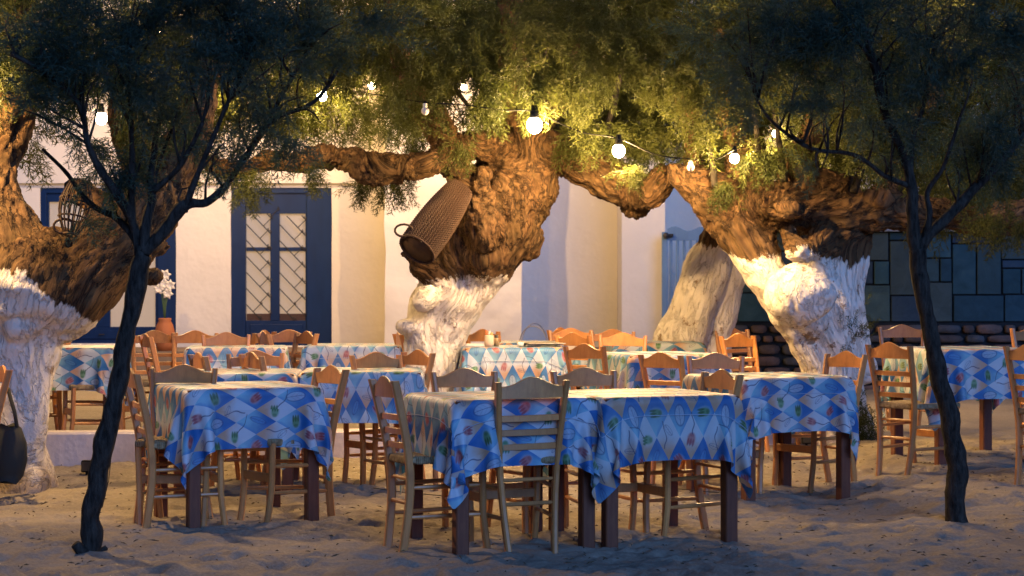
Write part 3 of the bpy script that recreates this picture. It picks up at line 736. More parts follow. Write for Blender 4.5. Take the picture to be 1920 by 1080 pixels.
rt_b = [(1380,120,110,120,262,.35,180,.8,.26),(1530,150,110,100,262,.35,170,.8,.26),(1680,200,100,80,262,.3,120,.9,.26),(1440,40,160,80,262,.4,150,.5,.27),(1300,160,80,70,262,.3,90,.9,.25),(1700,60,160,90,262,.4,150,.5,.27),(1320,60,180,120,225,1.2,330,.5,.38),(1520,60,190,120,225,1.3,340,.5,.38),(1750,60,190,130,222,1.3,340,.4,.38),(1920,120,120,190,222,1.0,230,.4,.38),(1330,190,140,70,228,.8,180,1.0,.34),(1520,190,140,60,230,.8,130,.9,.32),(1700,220,150,80,225,.8,190,.9,.34),(1860,300,120,80,228,.7,150,1.0,.32),(1600,280,120,40,240,.5,70,1.0,.28),(1450,280,110,30,252,.3,50,1.0,.24),(1290,270,70,50,245,.4,60,1.3,.26),(1760,345,120,20,252,.3,30,1.0,.22),(1880,400,60,40,256,.2,34,1.8,.22),(1400,330,60,24,256,.15,20,1.2,.2),
        (1560,330,200,60,190,.8,160,.5,.36),(1800,330,200,80,190,.8,200,.5,.36),(1400,250,160,70,190,.6,140,.5,.36)]
for tree, bl, sd_ in ((LT, lt_b, 1), (CT, ct_b, 2), (RT, rt_b, 3)):
    p, d, s_ = blob_sprays(bl, sd_); make_sprays('crown', M_leaf, tree, p, d, s_)
# thin upright stems in the big crowns
for tree, chs in ((CT, [[(976,215,8,246),(974,130,7,246),(972,20,5,246)],[(1000,200,7,248),(1012,160,6,248),(1030,60,4,246)],[(940,210,7,240),(900,120,5,236),(860,0,4,232)],[(790,60,4,245),(830,130,4,246),(880,200,4,250),(935,250,3,252)],[(1120,300,8,240),(1150,200,6,238),(1180,60,4,236)]]),
                  (RT, [[(1340,350,7,250),(1332,280,5,250),(1320,180,3,248)],[(1470,340,8,248),(1460,260,5,246),(1440,140,4,242)],[(1600,360,8,250),(1620,280,6,248),(1600,150,4,244)],[(1420,300,7,250),(1418,230,5,250),(1400,150,4,248)]]),
                  (LT, [[(-40,150,10,296),(60,130,9,298),(120,180,7,300),(165,200,5,300)],[(-40,60,8,296),(90,40,6,300),(190,20,4,302)],[(20,110,7,300),(150,140,5,302),(260,130,3,304)]])):
    for ch_ in chs:
        o = branch_mesh([ch_]).obj('branch', M_ybark, tree, True); o.matrix_parent_inverse = Matrix.Translation(-tree.location)

def sapling(label, base, chains, blobs, seed, name='young_tamarisk_tree'):
    root = empty(name, base); tag(root, label, 'tree')
    inv = Matrix.Translation(-Vector(base))
    mb = branch_mesh([chains[0]], 12)
    # root collar
    o = mb.obj('trunk', M_ybark, root, True); o.matrix_parent_inverse = inv
    for ch_ in chains[1:]:
        o = branch_mesh([ch_]).obj('branch', M_ybark, root, True); o.matrix_parent_inverse = inv
    # twigs reach from the branches into each leaf clump
    pts = []
    for ch in chains[1:]:
        pts += [Vector(p[:3]) for p in catmull([list(P(a,b,s)) for a,b,r,s in ch], 5)]
    mb = MB(); r = random.Random(seed)
    for (px, py, rx, ry, s, dep, cnt, hang, size) in blobs:
        c = P(px, py, s)
        for k in range(max(2, cnt//16)):
            e = c + Vector((r.gauss(0,.4)*rx/s, r.gauss(0,.4)*dep, r.gauss(0,.4)*ry/s)); q = min(pts, key=lambda p: (p - e - Vector((0,0,-.25))).length)
            m = (q + e)/2 + Vector((r.gauss(0,.04), r.gauss(0,.04), .03)); mb.tube([q, q.lerp(m,.6), m.lerp(e,.3), e], [.008, .006, .0045, .002], 5)
    o = mb.obj('twigs', M_ybark, root, True); o.matrix_parent_inverse = inv
    p, d, s_ = blob_sprays(blobs, seed, .66); make_sprays('crown', M_leafy, root, p, d, s_)
    return root
s1 = 386
sapling('slender young dark-barked tree with a curved trunk at front left', tuple(P(172,1038,s1)), [
    [(150,1044,10,s1),(168,1036,19,s1),(171,1000,19,s1),(172,960,17,s1),(184,900,18,s1),(192,850,19,s1),(206,790,18,s1),(222,720,17,s1),(232,660,17,s1),(242,610,16,s1),(252,560,17,s1),(262,510,18,s1),(272,478,15,s1)],
    [(268,500,14,s1),(262,460,11,s1),(240,430,9,384),(215,405,7,382),(180,390,6,380),(150,360,5,378),(120,320,4,376),(80,280,3,374)],
    [(266,480,12,s1),(250,420,10,s1),(222,370,9,390),(195,330,8,392),(165,270,6,394),(150,200,5,394),(90,140,5,396),(20,100,5,398)],
    [(268,470,12,s1),(275,420,10,s1),(284,370,9,386),(286,300,7,384),(300,220,5,382),(320,120,4,380)],
    [(250,430,7,s1),(247,360,8,388),(248,290,6,390),(245,200,5,392),(240,100,4,392)],
    [(272,474,13,s1),(300,440,12,s1),(332,402,12,386),(352,382,11,386),(385,380,8,384),(420,352,7,382),(450,310,6,380),(490,250,6,378),(520,220,5,376),(590,190,4,374),(640,120,3,372)],
    [(345,395,8,386),(365,340,6,388),(390,280,5,390),(420,210,4,392),(470,90,3,394)],
    [(450,310,5,380),(500,230,5,380),(540,160,4,380),(580,90,3,380)],
    [(284,360,7,386),(320,330,6,388),(350,290,5,390),(380,230,4,392)],
    [(290,350,5,384),(300,300,4,382),(340,200,3,380)],
    [(160,1040,12,388),(140,1020,9,389)],[(180,1042,10,385),(200,1026,5,384)],
   ], [(180,300,60,34,388,.18,50,.2,.20),(120,235,70,40,390,.2,34,.2,.2),(215,335,36,24,386,.12,26,.2,.17),(140,400,26,26,382,.1,12,.2,.15),(330,240,80,50,386,.25,50,.1,.2),(430,260,70,50,384,.25,44,.1,.2),(340,110,140,80,388,.3,170,.1,.24),(180,110,130,70,392,.3,150,.1,.24),(60,60,100,70,392,.3,90,.1,.24),(500,130,110,80,384,.3,130,.1,.24),(610,60,90,80,380,.3,110,.1,.24),(450,10,150,60,386,.3,120,0,.24),(250,0,160,60,390,.3,120,0,.24),(220,180,100,50,384,.3,60,.2,.22),(560,230,60,40,380,.2,24,.1,.2),(20,190,50,80,394,.2,40,.2,.22),(390,320,60,30,388,.15,24,.1,.18)], 21)
s2 = 345
sapling('young dark-barked tree with a forked trunk at front right', tuple(P(1792,984,s2)), [
    [(1792,990,22,s2),(1791,960,19,s2),(1791,900,20,s2),(1787,850,19,s2),(1780,790,18,s2),(1768,730,17,s2),(1756,680,16,s2),(1745,620,16,s2),(1733,570,15,s2),(1725,510,16,s2),(1720,468,17,s2)],
    [(1720,480,14,s2),(1714,430,13,s2),(1710,370,12,s2),(1704,320,10,s2),(1680,260,8,347),(1655,200,8,348),(1640,120,7,350),(1615,40,6,350),(1605,-40,5,350)],
    [(1708,340,7,s2),(1712,260,5,344),(1735,180,4,342),(1740,80,3,340)],
    [(1722,470,12,s2),(1745,440,10,s2),(1790,395,11,344),(1830,350,10,342),(1870,310,8,340),(1920,250,6,338)],
    [(1735,450,8,s2),(1744,400,6,346),(1738,360,5,346),(1770,310,4,348),(1800,220,3,350)],
    [(1708,350,6,s2),(1660,330,5,346),(1600,290,4,348),(1520,278,4,350),(1450,230,3,352),(1420,190,2,352)],
    [(1640,120,5,350),(1600,60,4,352),(1560,-20,3,354)],
   ], [(1500,130,110,60,352,.3,90,.1,.24),(1620,60,130,80,350,.3,150,.1,.24),(1770,90,120,90,345,.3,160,.2,.24),(1880,150,80,120,340,.3,120,.2,.24),(1590,220,90,60,350,.3,90,.2,.22),(1700,230,60,60,346,.2,60,.3,.2),(1800,260,50,70,344,.2,90,1.2,.22),(1880,300,50,60,340,.2,40,.6,.2),(1480,230,90,40,354,.25,50,.2,.2),(1500,20,150,60,352,.3,120,0,.24),(1750,-10,200,50,346,.3,150,0,.24),(1640,290,50,26,348,.15,24,.3,.18),(1540,320,50,20,350,.1,12,.3,.16),(1860,20,60,40,338,.2,40,0,.2),(1380,80,70,60,356,.3,50,.1,.22)], 31)

# shrubby shoots at the foot of the right tree
r = np.random.default_rng(41); n = 90
c = np.array(P(1600,850,248)); pos = c + np.stack([r.normal(size=n)*.09, r.normal(size=n)*.08-.1, np.abs(r.normal(size=n))*.16], -1)
o = make_sprays('dry_shrub', M_leaf, None, pos, r.normal(size=(n,3))*.5 + np.array([0,0,.9]), r.uniform(.12,.22,n)); tag(o, 'dry yellow-green shoots growing at the foot of the right old tree', 'shrub')
n = 16; c = np.array(P(1590,615,252)); pos = c + np.stack([r.normal(size=n)*.06, r.normal(size=n)*.02-.18, r.normal(size=n)*.09], -1)
o = make_sprays('trunk_shoots', M_leaf, RT, pos, r.normal(size=(n,3)), r.uniform(.08,.16,n))

# ------------------------------------------------------------------ furniture
def post_y(z): return -.035*max(0, (.30-z)/.30)**1.4 - .085*max(0, (z-.42)/.44)**1.25
def post_x(z): return .118 + (.150-.118)*min(1, z/.45) + (.178-.150)*max(0, (z-.45)/.41)

def rect_sweep(pts, hw, hd, ch=.25):
    """near-vertical bar: horizontal chamfered cross-section at every point"""
    mb = MB(); v = []
    for (x, y, z) in pts:
        a, b = hw, hd; c = min(a, b)*ch*2
        v += [(x-a+c,y-b,z),(x+a-c,y-b,z),(x+a,y-b+c,z),(x+a,y+b-c,z),(x+a-c,y+b,z),(x-a+c,y+b,z),(x-a,y+b-c,z),(x-a,y-b+c,z)]
    n = len(pts); f = [(k*8+i, k*8+(i+1)%8, k*8+8+(i+1)%8, k*8+8+i) for k in range(n-1) for i in range(8)]
    f += [tuple(range(7,-1,-1)), tuple((n-1)*8+i for i in range(8))]
    mb.add(v, f); return mb
def slat_mesh(z0, h, bump, x, yoff, n=14, th=.008, bow=.012):
    mb = MB(); v = []
    for k in range(n+1):
        t = -1 + 2*k/n; zt = z0 + h + bump*(.5+.5*math.cos(math.pi*min(1, abs(t)*1.12)))**1.0
        y = yoff - bow*(1-t*t); zb = z0
        v += [(x*t, y-th, zb+.002), (x*t, y-th, zt-.003), (x*t, y, zt), (x*t, y+th, zt-.003), (x*t, y+th, zb+.002), (x*t, y, zb)]
    f = [(k*6+i, k*6+(i+1)%6, k*6+6+(i+1)%6, k*6+6+i) for k in range(n) for i in range(6)] + [tuple(range(5,-1,-1)), tuple(n*6+i for i in range(6))]
    mb.add(v, f); return mb
def rung(a, b, r=.0105):
    mb = MB(); a = Vector(a); b = Vector(b); ts = [0, .12, .5, .88, 1]; mb.tube([a.lerp(b, t) for t in ts], [r*.75, r, r*1.15, r, r*.75], 8); return mb

def build_chair(var=0):
    root = empty('taverna_chair', (0,0,0)); H = .86
    zs = [0, .06, .14, .22, .30, .40, .50, .60, .70, .78, .84, H-.004, H]
    for sx in (-1, 1):
        pts = [(sx*post_x(z), post_y(z), z - .02) for z in zs[:-1]]
        o = rect_sweep(pts, .0145, .021).obj('back_post', M_chair, root)
        fz = [0, .08, .18, .30, .44]; fp = [(sx*(.172+.016*z/.44), .365 + .026*max(0, (.2-z)/.2)**1.5, z - .02*(z == 0)) for z in fz]
        rect_sweep(fp, .0165, .0165).obj('front_leg', M_chair, root)
    slat_mesh(.752, .062, .045, post_x(.80)-.012, post_y(.80)).obj('top_rail', M_chair, root, False)
    for z in (.655, .585, .515): slat_mesh(z-.016, .032, .0, post_x(z)-.012, post_y(z)).obj('slat', M_chair, root)
    # rush seat: trapezoid with rolled edges
    mb = MB(); rows = 14; v = []; prof = [(-.020, -.3), (-.016, .0), (-.004, .55), (.006, .9), (0, 1)]
    N = 28
    def outline(t, inset):
        # t in [0,4) round the trapezoid
        c = [(-.158, -.012), (.158, -.012), (.198, .385), (-.198, .385)]; k = int(t) % 4; f_ = t - int(t)
        x = c[k][0]*(1-f_) + c[(k+1)%4][0]*f_; y = c[k][1]*(1-f_) + c[(k+1)%4][1]*f_; cx, cy_ = 0, .19
        return (cx + (x-cx)*(1-inset), cy_ + (y-cy_)*(1-inset))
    rings = [(.0, .425), (-.018, .435), (-.018, .452), (0, .462), (.10, .464), (.5, .456), (.97, .452)]
    for ins, z in rings:
        for k in range(N): x, y = outline(4*k/N, ins); v.append((x, y, z))
    f = [(a*N+k, a*N+(k+1)%N, (a+1)*N+(k+1)%N, (a+1)*N+k) for a in range(len(rings)-1) for k in range(N)] + [tuple((len(rings)-1)*N+k for k in range(N)), tuple(range(N-1,-1,-1))]
    mb.add([(x, y-.19, z) for x, y, z in v], f); o = mb.obj('rush_seat', M_rush, root, True); o.location = (0, .19, 0)
    for z in (.31, .165):
        for sx in (-1, 1): rung((sx*post_x(z), post_y(z), z), (sx*(.172+.016*z/.44), .366, z+.004)).obj('side_rung', M_chair, root)
    rung((-post_x(.235), post_y(.235), .235), (post_x(.235), post_y(.235), .235)).obj('back_rung', M_chair, root)
    rung((-post_x(.345), post_y(.345)+.004, .352), (post_x(.345), post_y(.345)+.004, .352), .009).obj('back_rung', M_chair, root)
    mb = MB(); mb.cbox((-.168, .355, .225), (.168, .377, .272), .004); mb.obj('front_board', M_chair, root)
    return root
chair0 = build_chair(); used = [False]
def copy_tree(o):
    c = o.copy(); C.objects.link(c)
    for ch in o.children:
        d = ch.copy(); C.objects.link(d); d.parent = c
    return c
def chair(px, s, psi, label, lean=0, dz=0.0, group='taverna chairs on the sand'):
    o = chair0 if not used[0] else copy_tree(chair0); used[0] = True
    x, y = (px-960)/s, FPX/s; a = R(psi); off = -.085
    ox, oy = x - math.cos(a)*off, y - math.sin(a)*off
    o.location = (ox, oy, gz(ox, oy) + dz); o.rotation_euler = (R(lean + random.uniform(-1.3, 1.3)), R(random.uniform(-1.2, 1.2)), a - math.pi/2); tag(o, label, 'chair', group); return o
chairs = [
 (1004,386,110,'front middle chair seen from behind at the near blue cloth table'),
 (722,380,22,'dark chair seen side-on at the left end of the near pair of tables'),
 (868,346,-68,'grey-looking chair behind the left of the near pair of tables'),
 (1092,343,-70,'grey-looking chair behind the seam of the near pair of tables'),
 (1360,353,205,'chair at the right end of the near pair of tables, facing left'),
 (1336,290,-80,'chair with lilac-lit rail behind the left end of the right middle table'),
 (1590,290,213,'chair at the right end of the right middle table, facing left'),
 (1237,290,42,'orange chair with one dark post just left of the right middle table'),
 (1374,214,-58,'far small chair before the stone wall, behind another arched rail'),
 (1382,244,-50,'chair before the stone wall, just in front of a smaller one'),
 (1282,216,-48,'small orange chair standing right in front of the leaning white tree'),
 (1077,239,45,'pale lit chair in the cluster right of the table with the menus'),
 (1095,272,45,'orange chair with long posts, left end of the striped-edge table'),
 (1072,216,-88,'small bright orange arched rail in the far cluster by the white wall'),
 (1048,213,-35,'leftmost far chair of the cluster, beside the leaning metal hoops'),
 (1148,221,-90,'far brown-backed chair before the white wall recess'),
 (1164,240,-90,'wide brown-backed chair in front of a farther brown one, left of the leaning tree'),
 (900,222,-48,'orange chair just right of the middle trunk behind the condiment jar'),
 (748,235,12,'chair leaning beside the left edge of the middle trunk, seen edge-on'),
 (787,283,215,'orange chair at the foot of the middle trunk, facing left'),
 (702,288,-55,'small arched orange chair behind the table left of the middle trunk'),
 (620,333,212,'tall orange ladder-back chair at the right end of the left front table'),
 (578,232,212,'slatted orange chair below the right jamb of the blue door'),
 (545,224,-90,'chair half hidden behind the slatted one below the blue door'),
 (496,232,20,'nearer chair of the narrow pair below the door grille'),
 (494,225,160,'farther chair of the narrow pair below the door grille'),
 (426,238,-82,'far orange chair just left of the blue door'),
 (366,229,-90,'far orange chair with wide arched rail below the plain wall'),
 (292,228,-90,'far orange chair in front of the clay vase'),
 (275,245,22,'ladder-back chair just right of the young left tree, facing right'),
 (238,241,202,'ladder-back chair half hidden by the young left tree, facing left'),
 (126,228,200,'chair mostly hidden by the big left trunk'),
 (344,331,-88,'pink-lit chair behind the left front table'),
 (247,345,22,'dark orange chair at the left end of the left front table'),
 (370,290,24,'small dark orange chair behind the pink-lit one'),
 (466,290,28,'small chair with one pinkish post behind the left front table'),
 (484,284,-90,'chair with wide brown-orange rail behind the middle left table'),
 (2,305,206,'chair cut by the left edge with a dark bag hanging on it'),
 (1664,290,38,'tall orange ladder-back chair left of the young right tree'),
 (1926,314,35,'ladder-back chair cut by the right edge in front of the right table'),
 (1936,262,-78,'chair behind the right table, cut by the right edge'),
 (1692,229,-90,'far chair before the stone wall, crossed by the young right tree'),
]
for c_ in chairs: chair(*c_)

# --- cloth by a small position-based simulation
TS = .39; ZT = .745
def drape(seed, over=.30, N=56, steps=110, iters=9, cinch=True):
    r = np.random.default_rng(seed); Lh = TS + over; g = np.linspace(-Lh, Lh, N+1); U, V = np.meshgrid(g, g); h = g[1]-g[0]
    cx = np.clip(U, -TS, TS); cyy = np.clip(V, -TS, TS); ddx = U-cx; ddy = V-cyy; d = np.sqrt(ddx**2+ddy**2); dn = np.where(d > 1e-6, d, 1)
    fl = .22; Xp = np.stack([cx + ddx/dn*np.minimum(d*fl+.008*(d>0), 1), cyy + ddy/dn*(d*fl+.008*(d>0)), -d*.97], -1)
    Xp += r.normal(size=Xp.shape)*.004
    Xp[..., 0] += .012*np.sin(V*r.uniform(10,16)+r.uniform(0,6))*(np.abs(ddx) > 0)*np.sign(ddx)*(d/.3)
    Xp[..., 1] += .012*np.sin(U*r.uniform(10,16)+r.uniform(0,6))*(np.abs(ddy) > 0)*np.sign(ddy)*(d/.3)
    pull = r.normal(size=2)*.004
    Vl = np.zeros_like(Xp); dt = .014
    cons = []
    def add(di, dj, k):
        rest = h*math.hypot(di, dj)
        for par in range(2):
            def sl(n, dd, use):
                return None
            # graph colouring by row or column parity in the moving direction
            if abs(di) >= abs(dj): idx = [i for i in range(0, N+1-abs(di)) if (i//max(1,abs(di))) % 2 == par]; ia = np.array(idx)
            else: ia = np.arange(0, N+1-abs(di))
            if abs(di) >= abs(dj): ja = np.arange(max(0,-dj), N+1-max(0,dj))
            else: ja = np.array([j for j in range(0, N+1-abs(dj)) if (j//max(1,abs(dj))) % 2 == par])
            cons.append((np.ix_(ia, ja), np.ix_(ia+di, ja+dj), rest, k))
    add(0, 1, 1); add(1, 0, 1); add(1, 1, .5); add(1, -1, .5); add(0, 2, .12); add(2, 0, .12)
    cin = (np.abs(np.maximum(np.abs(U), np.abs(V)) - (TS + .075)) < h*.55)
    anchor = (np.maximum(np.abs(U), np.abs(V)) < TS*.8); A0 = np.stack([U, V, U*0], -1)
    for st in range(steps):
        Vl[..., 2] -= 9.8*dt; Vl *= .965; Pn = Xp + Vl*dt
        for it in range(iters):
            for ia, ib, rest, k in cons:
                a = Pn[ia]; b = Pn[ib]; dlt = b-a; L = np.sqrt((dlt**2).sum(-1)); c = (k*.5*(L-rest)/np.maximum(L, 1e-6))[..., None]*dlt
                Pn[ia] = a + c; Pn[ib] = b - c
            x, y, z = Pn[..., 0], Pn[..., 1], Pn[..., 2]
            ins = (np.abs(x) < TS+.006) & (np.abs(y) < TS+.006) & (z < .004)
            dz = .004 - z; dxx = TS+.006-np.abs(x); dyy = TS+.006-np.abs(y); topm = ins & (dz < np.minimum(dxx, dyy) + .0)
            z[topm] = .004; sx = ins & ~topm & (dxx <= dyy); sy = ins & ~topm & ~sx
            x[sx] = np.sign(x[sx])*(TS+.006); y[sy] = np.sign(y[sy])*(TS+.006)
            if cinch:
                m = cin; x[m] = np.clip(x[m], -(TS+.018), TS+.018); y[m] = np.clip(y[m], -(TS+.018), TS+.018)
            Pn[anchor] = A0[anchor] + np.array([0,0,.004])
        Vl = (Pn - Xp)/dt; Xp = Pn
    return Xp, U, V, N
def cloth_mesh(seed, over, cinch):
    Xp, U, V, N = drape(seed, over, cinch=cinch)
    me = bpy.data.meshes.new('tablecloth'); n1 = N+1
    me.vertices.add(n1*n1); me.vertices.foreach_set('co', Xp.astype(np.float32).ravel())
    ii, jj = np.mgrid[0:N, 0:N]; q = np.stack([ii*n1+jj, ii*n1+jj+1, (ii+1)*n1+jj+1, (ii+1)*n1+jj], -1).reshape(-1, 4)
    me.loops.add(q.size); me.loops.foreach_set('vertex_index', q.astype(np.int32).ravel()); me.polygons.add(len(q))
    me.polygons.foreach_set('loop_start', np.arange(0, q.size, 4, dtype=np.int32)); me.polygons.foreach_set('loop_total', np.full(len(q), 4, np.int32))
    me.polygons.foreach_set('use_smooth', np.ones(len(q), bool)); me.update(calc_edges=True)
    uv = me.uv_layers.new(name='UVMap'); uvs = np.stack([U.ravel()[q.ravel()], V.ravel()[q.ravel()]], -1); uv.data.foreach_set('uv', uvs.astype(np.float32).ravel())
    me.materials.append(M_cloth)
    # elastic band path: ring of cloth vertices at the cinch distance, pushed just outside
    k = int(round((over - .075)/(U[0,1]-U[0,0]))); i0, i1 = k, N-k; ring = [(i0, j) for j in range(i0, i1)] + [(i, i1) for i in range(i0, i1)] + [(i1, j) for j in range(i1, i0, -1)] + [(i, i0) for i in range(i1, i0, -1)]
    pts = []
    for i, j in ring:
        p = Xp[i, j].copy(); o = p[:2]/max(abs(p[0]), abs(p[1])); p[:2] += np.where(np.abs(p[:2]) > TS-.01, np.sign(p[:2])*.006, 0); pts.append(p)
    pts = [(pts[a-1] + pts[a] + pts[(a+1) % len(pts)])/3 for a in range(0, len(pts))]
    mb = MB(); mb.tube([Vector(p) for p in pts] + [Vector(pts[0])], .0016, 4, False)
    bm = bpy.data.meshes.new('elastic_band'); bm.from_pydata(mb.v, [], mb.f); bm.materials.append(M_band)
    return me, bm
CL = [cloth_mesh(1, .29, True), cloth_mesh(2, .30, True), cloth_mesh(3, .30, False)]

def build_table():
    root = empty('taverna_table', (0,0,0)); tt = TS - .016
    mb = MB(); mb.cbox((-tt, -tt, ZT-.026), (tt, tt, ZT - .004), .005); mb.obj('tabletop', M_table, root)
    q = .335; w_ = .034
    for sx in (-1, 1):
        for sy in (-1, 1):
            mb = MB(); mb.cbox((-w_, -w_, 0), (w_, w_, ZT-.027+.02), .006); o = mb.obj('leg', M_table, root); o.location = (sx*q, sy*q, -.02)
    for a, b in (((-q+w_, -q-.012), (q-w_, -q+.012)), ((-q+w_, q-.012), (q-w_, q+.012)), ((-q-.012, -q+w_), (-q+.012, q-w_)), ((q-.012, -q+w_), (q+.012, q-w_))):
        mb = MB(); mb.cbox((a[0], a[1], ZT-.127), (b[0], b[1], ZT-.027), .004); mb.obj('apron', M_table, root)
    return root
table0 = build_table(); tused = [False]
def table(px, s, ang, turn, cl, desc, dz=0):
    o = table0 if not tused[0] else copy_tree(table0); tused[0] = True
    a = R(ang); x0, y0 = (px-960)/s, FPX/s
    cx = x0 + TS*math.cos(a) - TS*math.sin(a); cy_ = y0 + TS*math.sin(a) + TS*math.cos(a); z0 = gz(cx, cy_) + dz
    o.location = (cx, cy_, z0); o.rotation_euler = (0, 0, a); tag(o, 'square brown wooden table ' + desc, 'table', 'taverna tables')
    me, bm = CL[cl]; c = bpy.data.objects.new('tablecloth', me); link(c); c.location = (cx, cy_, z0 + ZT); c.rotation_euler = (0, 0, a + R(90*turn))
    md = c.modifiers.new('sub', 'SUBSURF'); md.levels = 1; md.render_levels = 1
    tag(c, 'blue diamond tulip oilcloth ' + desc, 'tablecloth', 'printed tablecloths')
    if cl < 2:
        b = bpy.data.objects.new('elastic_band', bm); link(b, c)
    return Vector((cx, cy_, z0 + ZT))
tA = table(349,351,25,0,2,'at the front left, between two ladder-back chairs')
tB = table(851,389,22,2,1,'at the front middle, left one of the abutting pair')
tC = table(1133,380,22,1,0,'at the front middle, right one of the abutting pair')
tD = table(1397,316,24,0,1,'right of centre in front of the burled tree')
tE = table(1757,287,14,2,2,'at the right behind the young tree')
tU2 = table(560,300,3,1,0,'between the left front table and the middle trunk')
tU1 = table(318,303,3,0,1,'directly behind the left front table')
tT1 = table(20,246,4,0,2,'behind the low wall beside the big left trunk')
tT2 = table(345,246,6,1,1,'in the far row below the plain wall left of the door')
tT3 = table(566,238,2,1,0,'in the far row right of the blue door')
tT4 = table(868,246,3,1,1,'beside the middle trunk with menus and condiments on it')
tT5 = table(1180,268,20,0,2,'just right of centre behind the near pair')
tT6 = table(1150,226,4,0,0,'in the far row in front of the leaning white tree')
tT8 = table(935,226,4,3,2,'half hidden behind the one with the menus')

# ------------------------------------------------------------------ lights on the string
def bulb_glow():
    m = MT('lit_bulb'); e = m.n('ShaderNodeEmission'); e.inputs[0].default_value = (1, .80, .50, 1); e.inputs[1].default_value = 60
    tr = m.n('ShaderNodeBsdfTransparent'); ad = m.n('ShaderNodeAddShader'); m.l(e.outputs[0], ad.inputs[0]); m.l(tr.outputs[0], ad.inputs[1])   # clear glass: the light inside shines through
    m.l(ad.outputs[0], m.out.inputs[0]); m.m.cycles.emission_sampling = 'NONE'; return m.m
M_lit = bulb_glow(); M_dead = MT('frosted_glass_bulb', (.75, .72, .68), .25).m; M_white = MT('white_ceramic', (.75,.73,.7), .4).m
def bulb(px, py, s, size, lit, label, power=1.0):
    p = P(px, py, s); root = empty('light_bulb', p); tag(root, label, 'light bulb', 'bulbs on the string lights')
    mb = MB(); mb.sphere((0,0,0), size, 16, 12, (1,1,1.1)); mb.obj('glass_globe', M_lit if lit else M_dead, root, True)
    mb = MB(); mb.lathe([(.0, size*1.9), (size*.55, size*1.9), (size*.6, size*1.0), (size*.5, size*.85)], 12); mb.obj('socket', M_black if lit else M_white, root, True)
    mb = MB(); mb.tube([(0,0,size*1.8), (0,0,size*2.6)], size*.45, 8); mb.obj('socket_cap', M_black, root)
    if lit:
        ld = bpy.data.lights.new('bulb_light', 'POINT'); ld.energy = BULB_W*power; ld.color = BULB_COL; ld.shadow_soft_size = size*.6
        lo = bpy.data.objects.new('bulb_light', ld); link(lo, root)
    return p
bl = [(1002,235,262,.055,True,'biggest brightest bulb, hanging over the middle trunk',.62),
      (1160,283,262,.045,True,'bright bulb hanging over the arching right limb',.85),
      (1377,297,262,.034,True,'bright bulb over the knotted limb of the right tree',.45),
      (1454,250,200,.034,True,'small bulb glowing through leaves, left one of two at right',.8),
      (1513,252,196,.030,True,'small bulb glowing through leaves, rightmost on the string',.7),
      (604,180,222,.042,True,'bulb above the blue glazed door',.5),
      (397,190,258,.040,True,'bulb among dark leaves left of the door',.5),
      (190,222,182,.060,True,'leftmost bulb, beside the big left trunk',1.1),
      (697,160,200,.034,True,'small bulb high above the horizontal limb',.7),
      (870,163,160,.034,True,'tiny bulb high behind the middle branches',1.0),
      (300,60,154,.034,True,'bulb hidden by the leaves high before the wall, left of the door',.85),
      (560,50,154,.034,True,'bulb hidden by the leaves high before the wall, above the door',.80),
      (1090,60,156,.034,True,'added fill bulb hidden by the leaves high before the wall recess',.32),  # unseen bulb added as warm fill on the recessed wall
      (-120,130,306,.036,True,'bulb beyond the left edge, in front of the big left trunk',1.25),
      (300,-70,270,.036,True,'overhead bulb above the left front table, over the frame',.14),
      (820,-80,268,.036,True,'overhead bulb above the middle, over the frame',.09),
      (1330,-70,268,.036,True,'overhead bulb above the right middle table, over the frame',.09),
      (1850,-80,262,.036,True,'overhead bulb above the right table, over the frame',.4),
      (797,208,262,.028,False,'unlit white bulb on the black cable',0),
      (1295,314,262,.026,False,'unlit bulb in a dark socket beside the right limb',0)]
BP = [bulb(*b) for b in bl]
def cable(pts, label, r=.006):
    q = catmull([list(P(*p)) for p in pts], 6); mb = MB(); mb.tube([Vector(p) for p in q], r, 6); o = mb.obj('string_light_cable', M_black, None, True); tag(o, label, 'cable'); return o
cable([(397,172,258),(500,172,250),(604,163,222),(697,176,252),(797,192,262),(860,196,262),(945,206,262),(1002,210,262),(1085,246,262),(1160,260,262),(1230,290,262),(1295,298,262),(1340,300,262),(1377,281,262),(1420,270,240)], 'black cable carrying the front bulbs across the trees', .0045)
cable([(-120,108,306),(100,-60,280),(300,-90,270),(820,-100,268),(1330,-90,268),(1850,-100,262),(2100,-80,262)], 'black cable of the overhead bulbs above the tables', .005)
cable([(1420,262,200),(1454,236,200),(1513,238,196),(1600,260,196)], 'thin cable of the two small bulbs at right', .004)
cable([(20,190,182),(190,200,182),(300,46,154),(560,36,154),(697,146,200),(870,148,160),(1090,46,156),(1250,60,160)], 'thin cable carrying the far bulbs along the house', .0045)

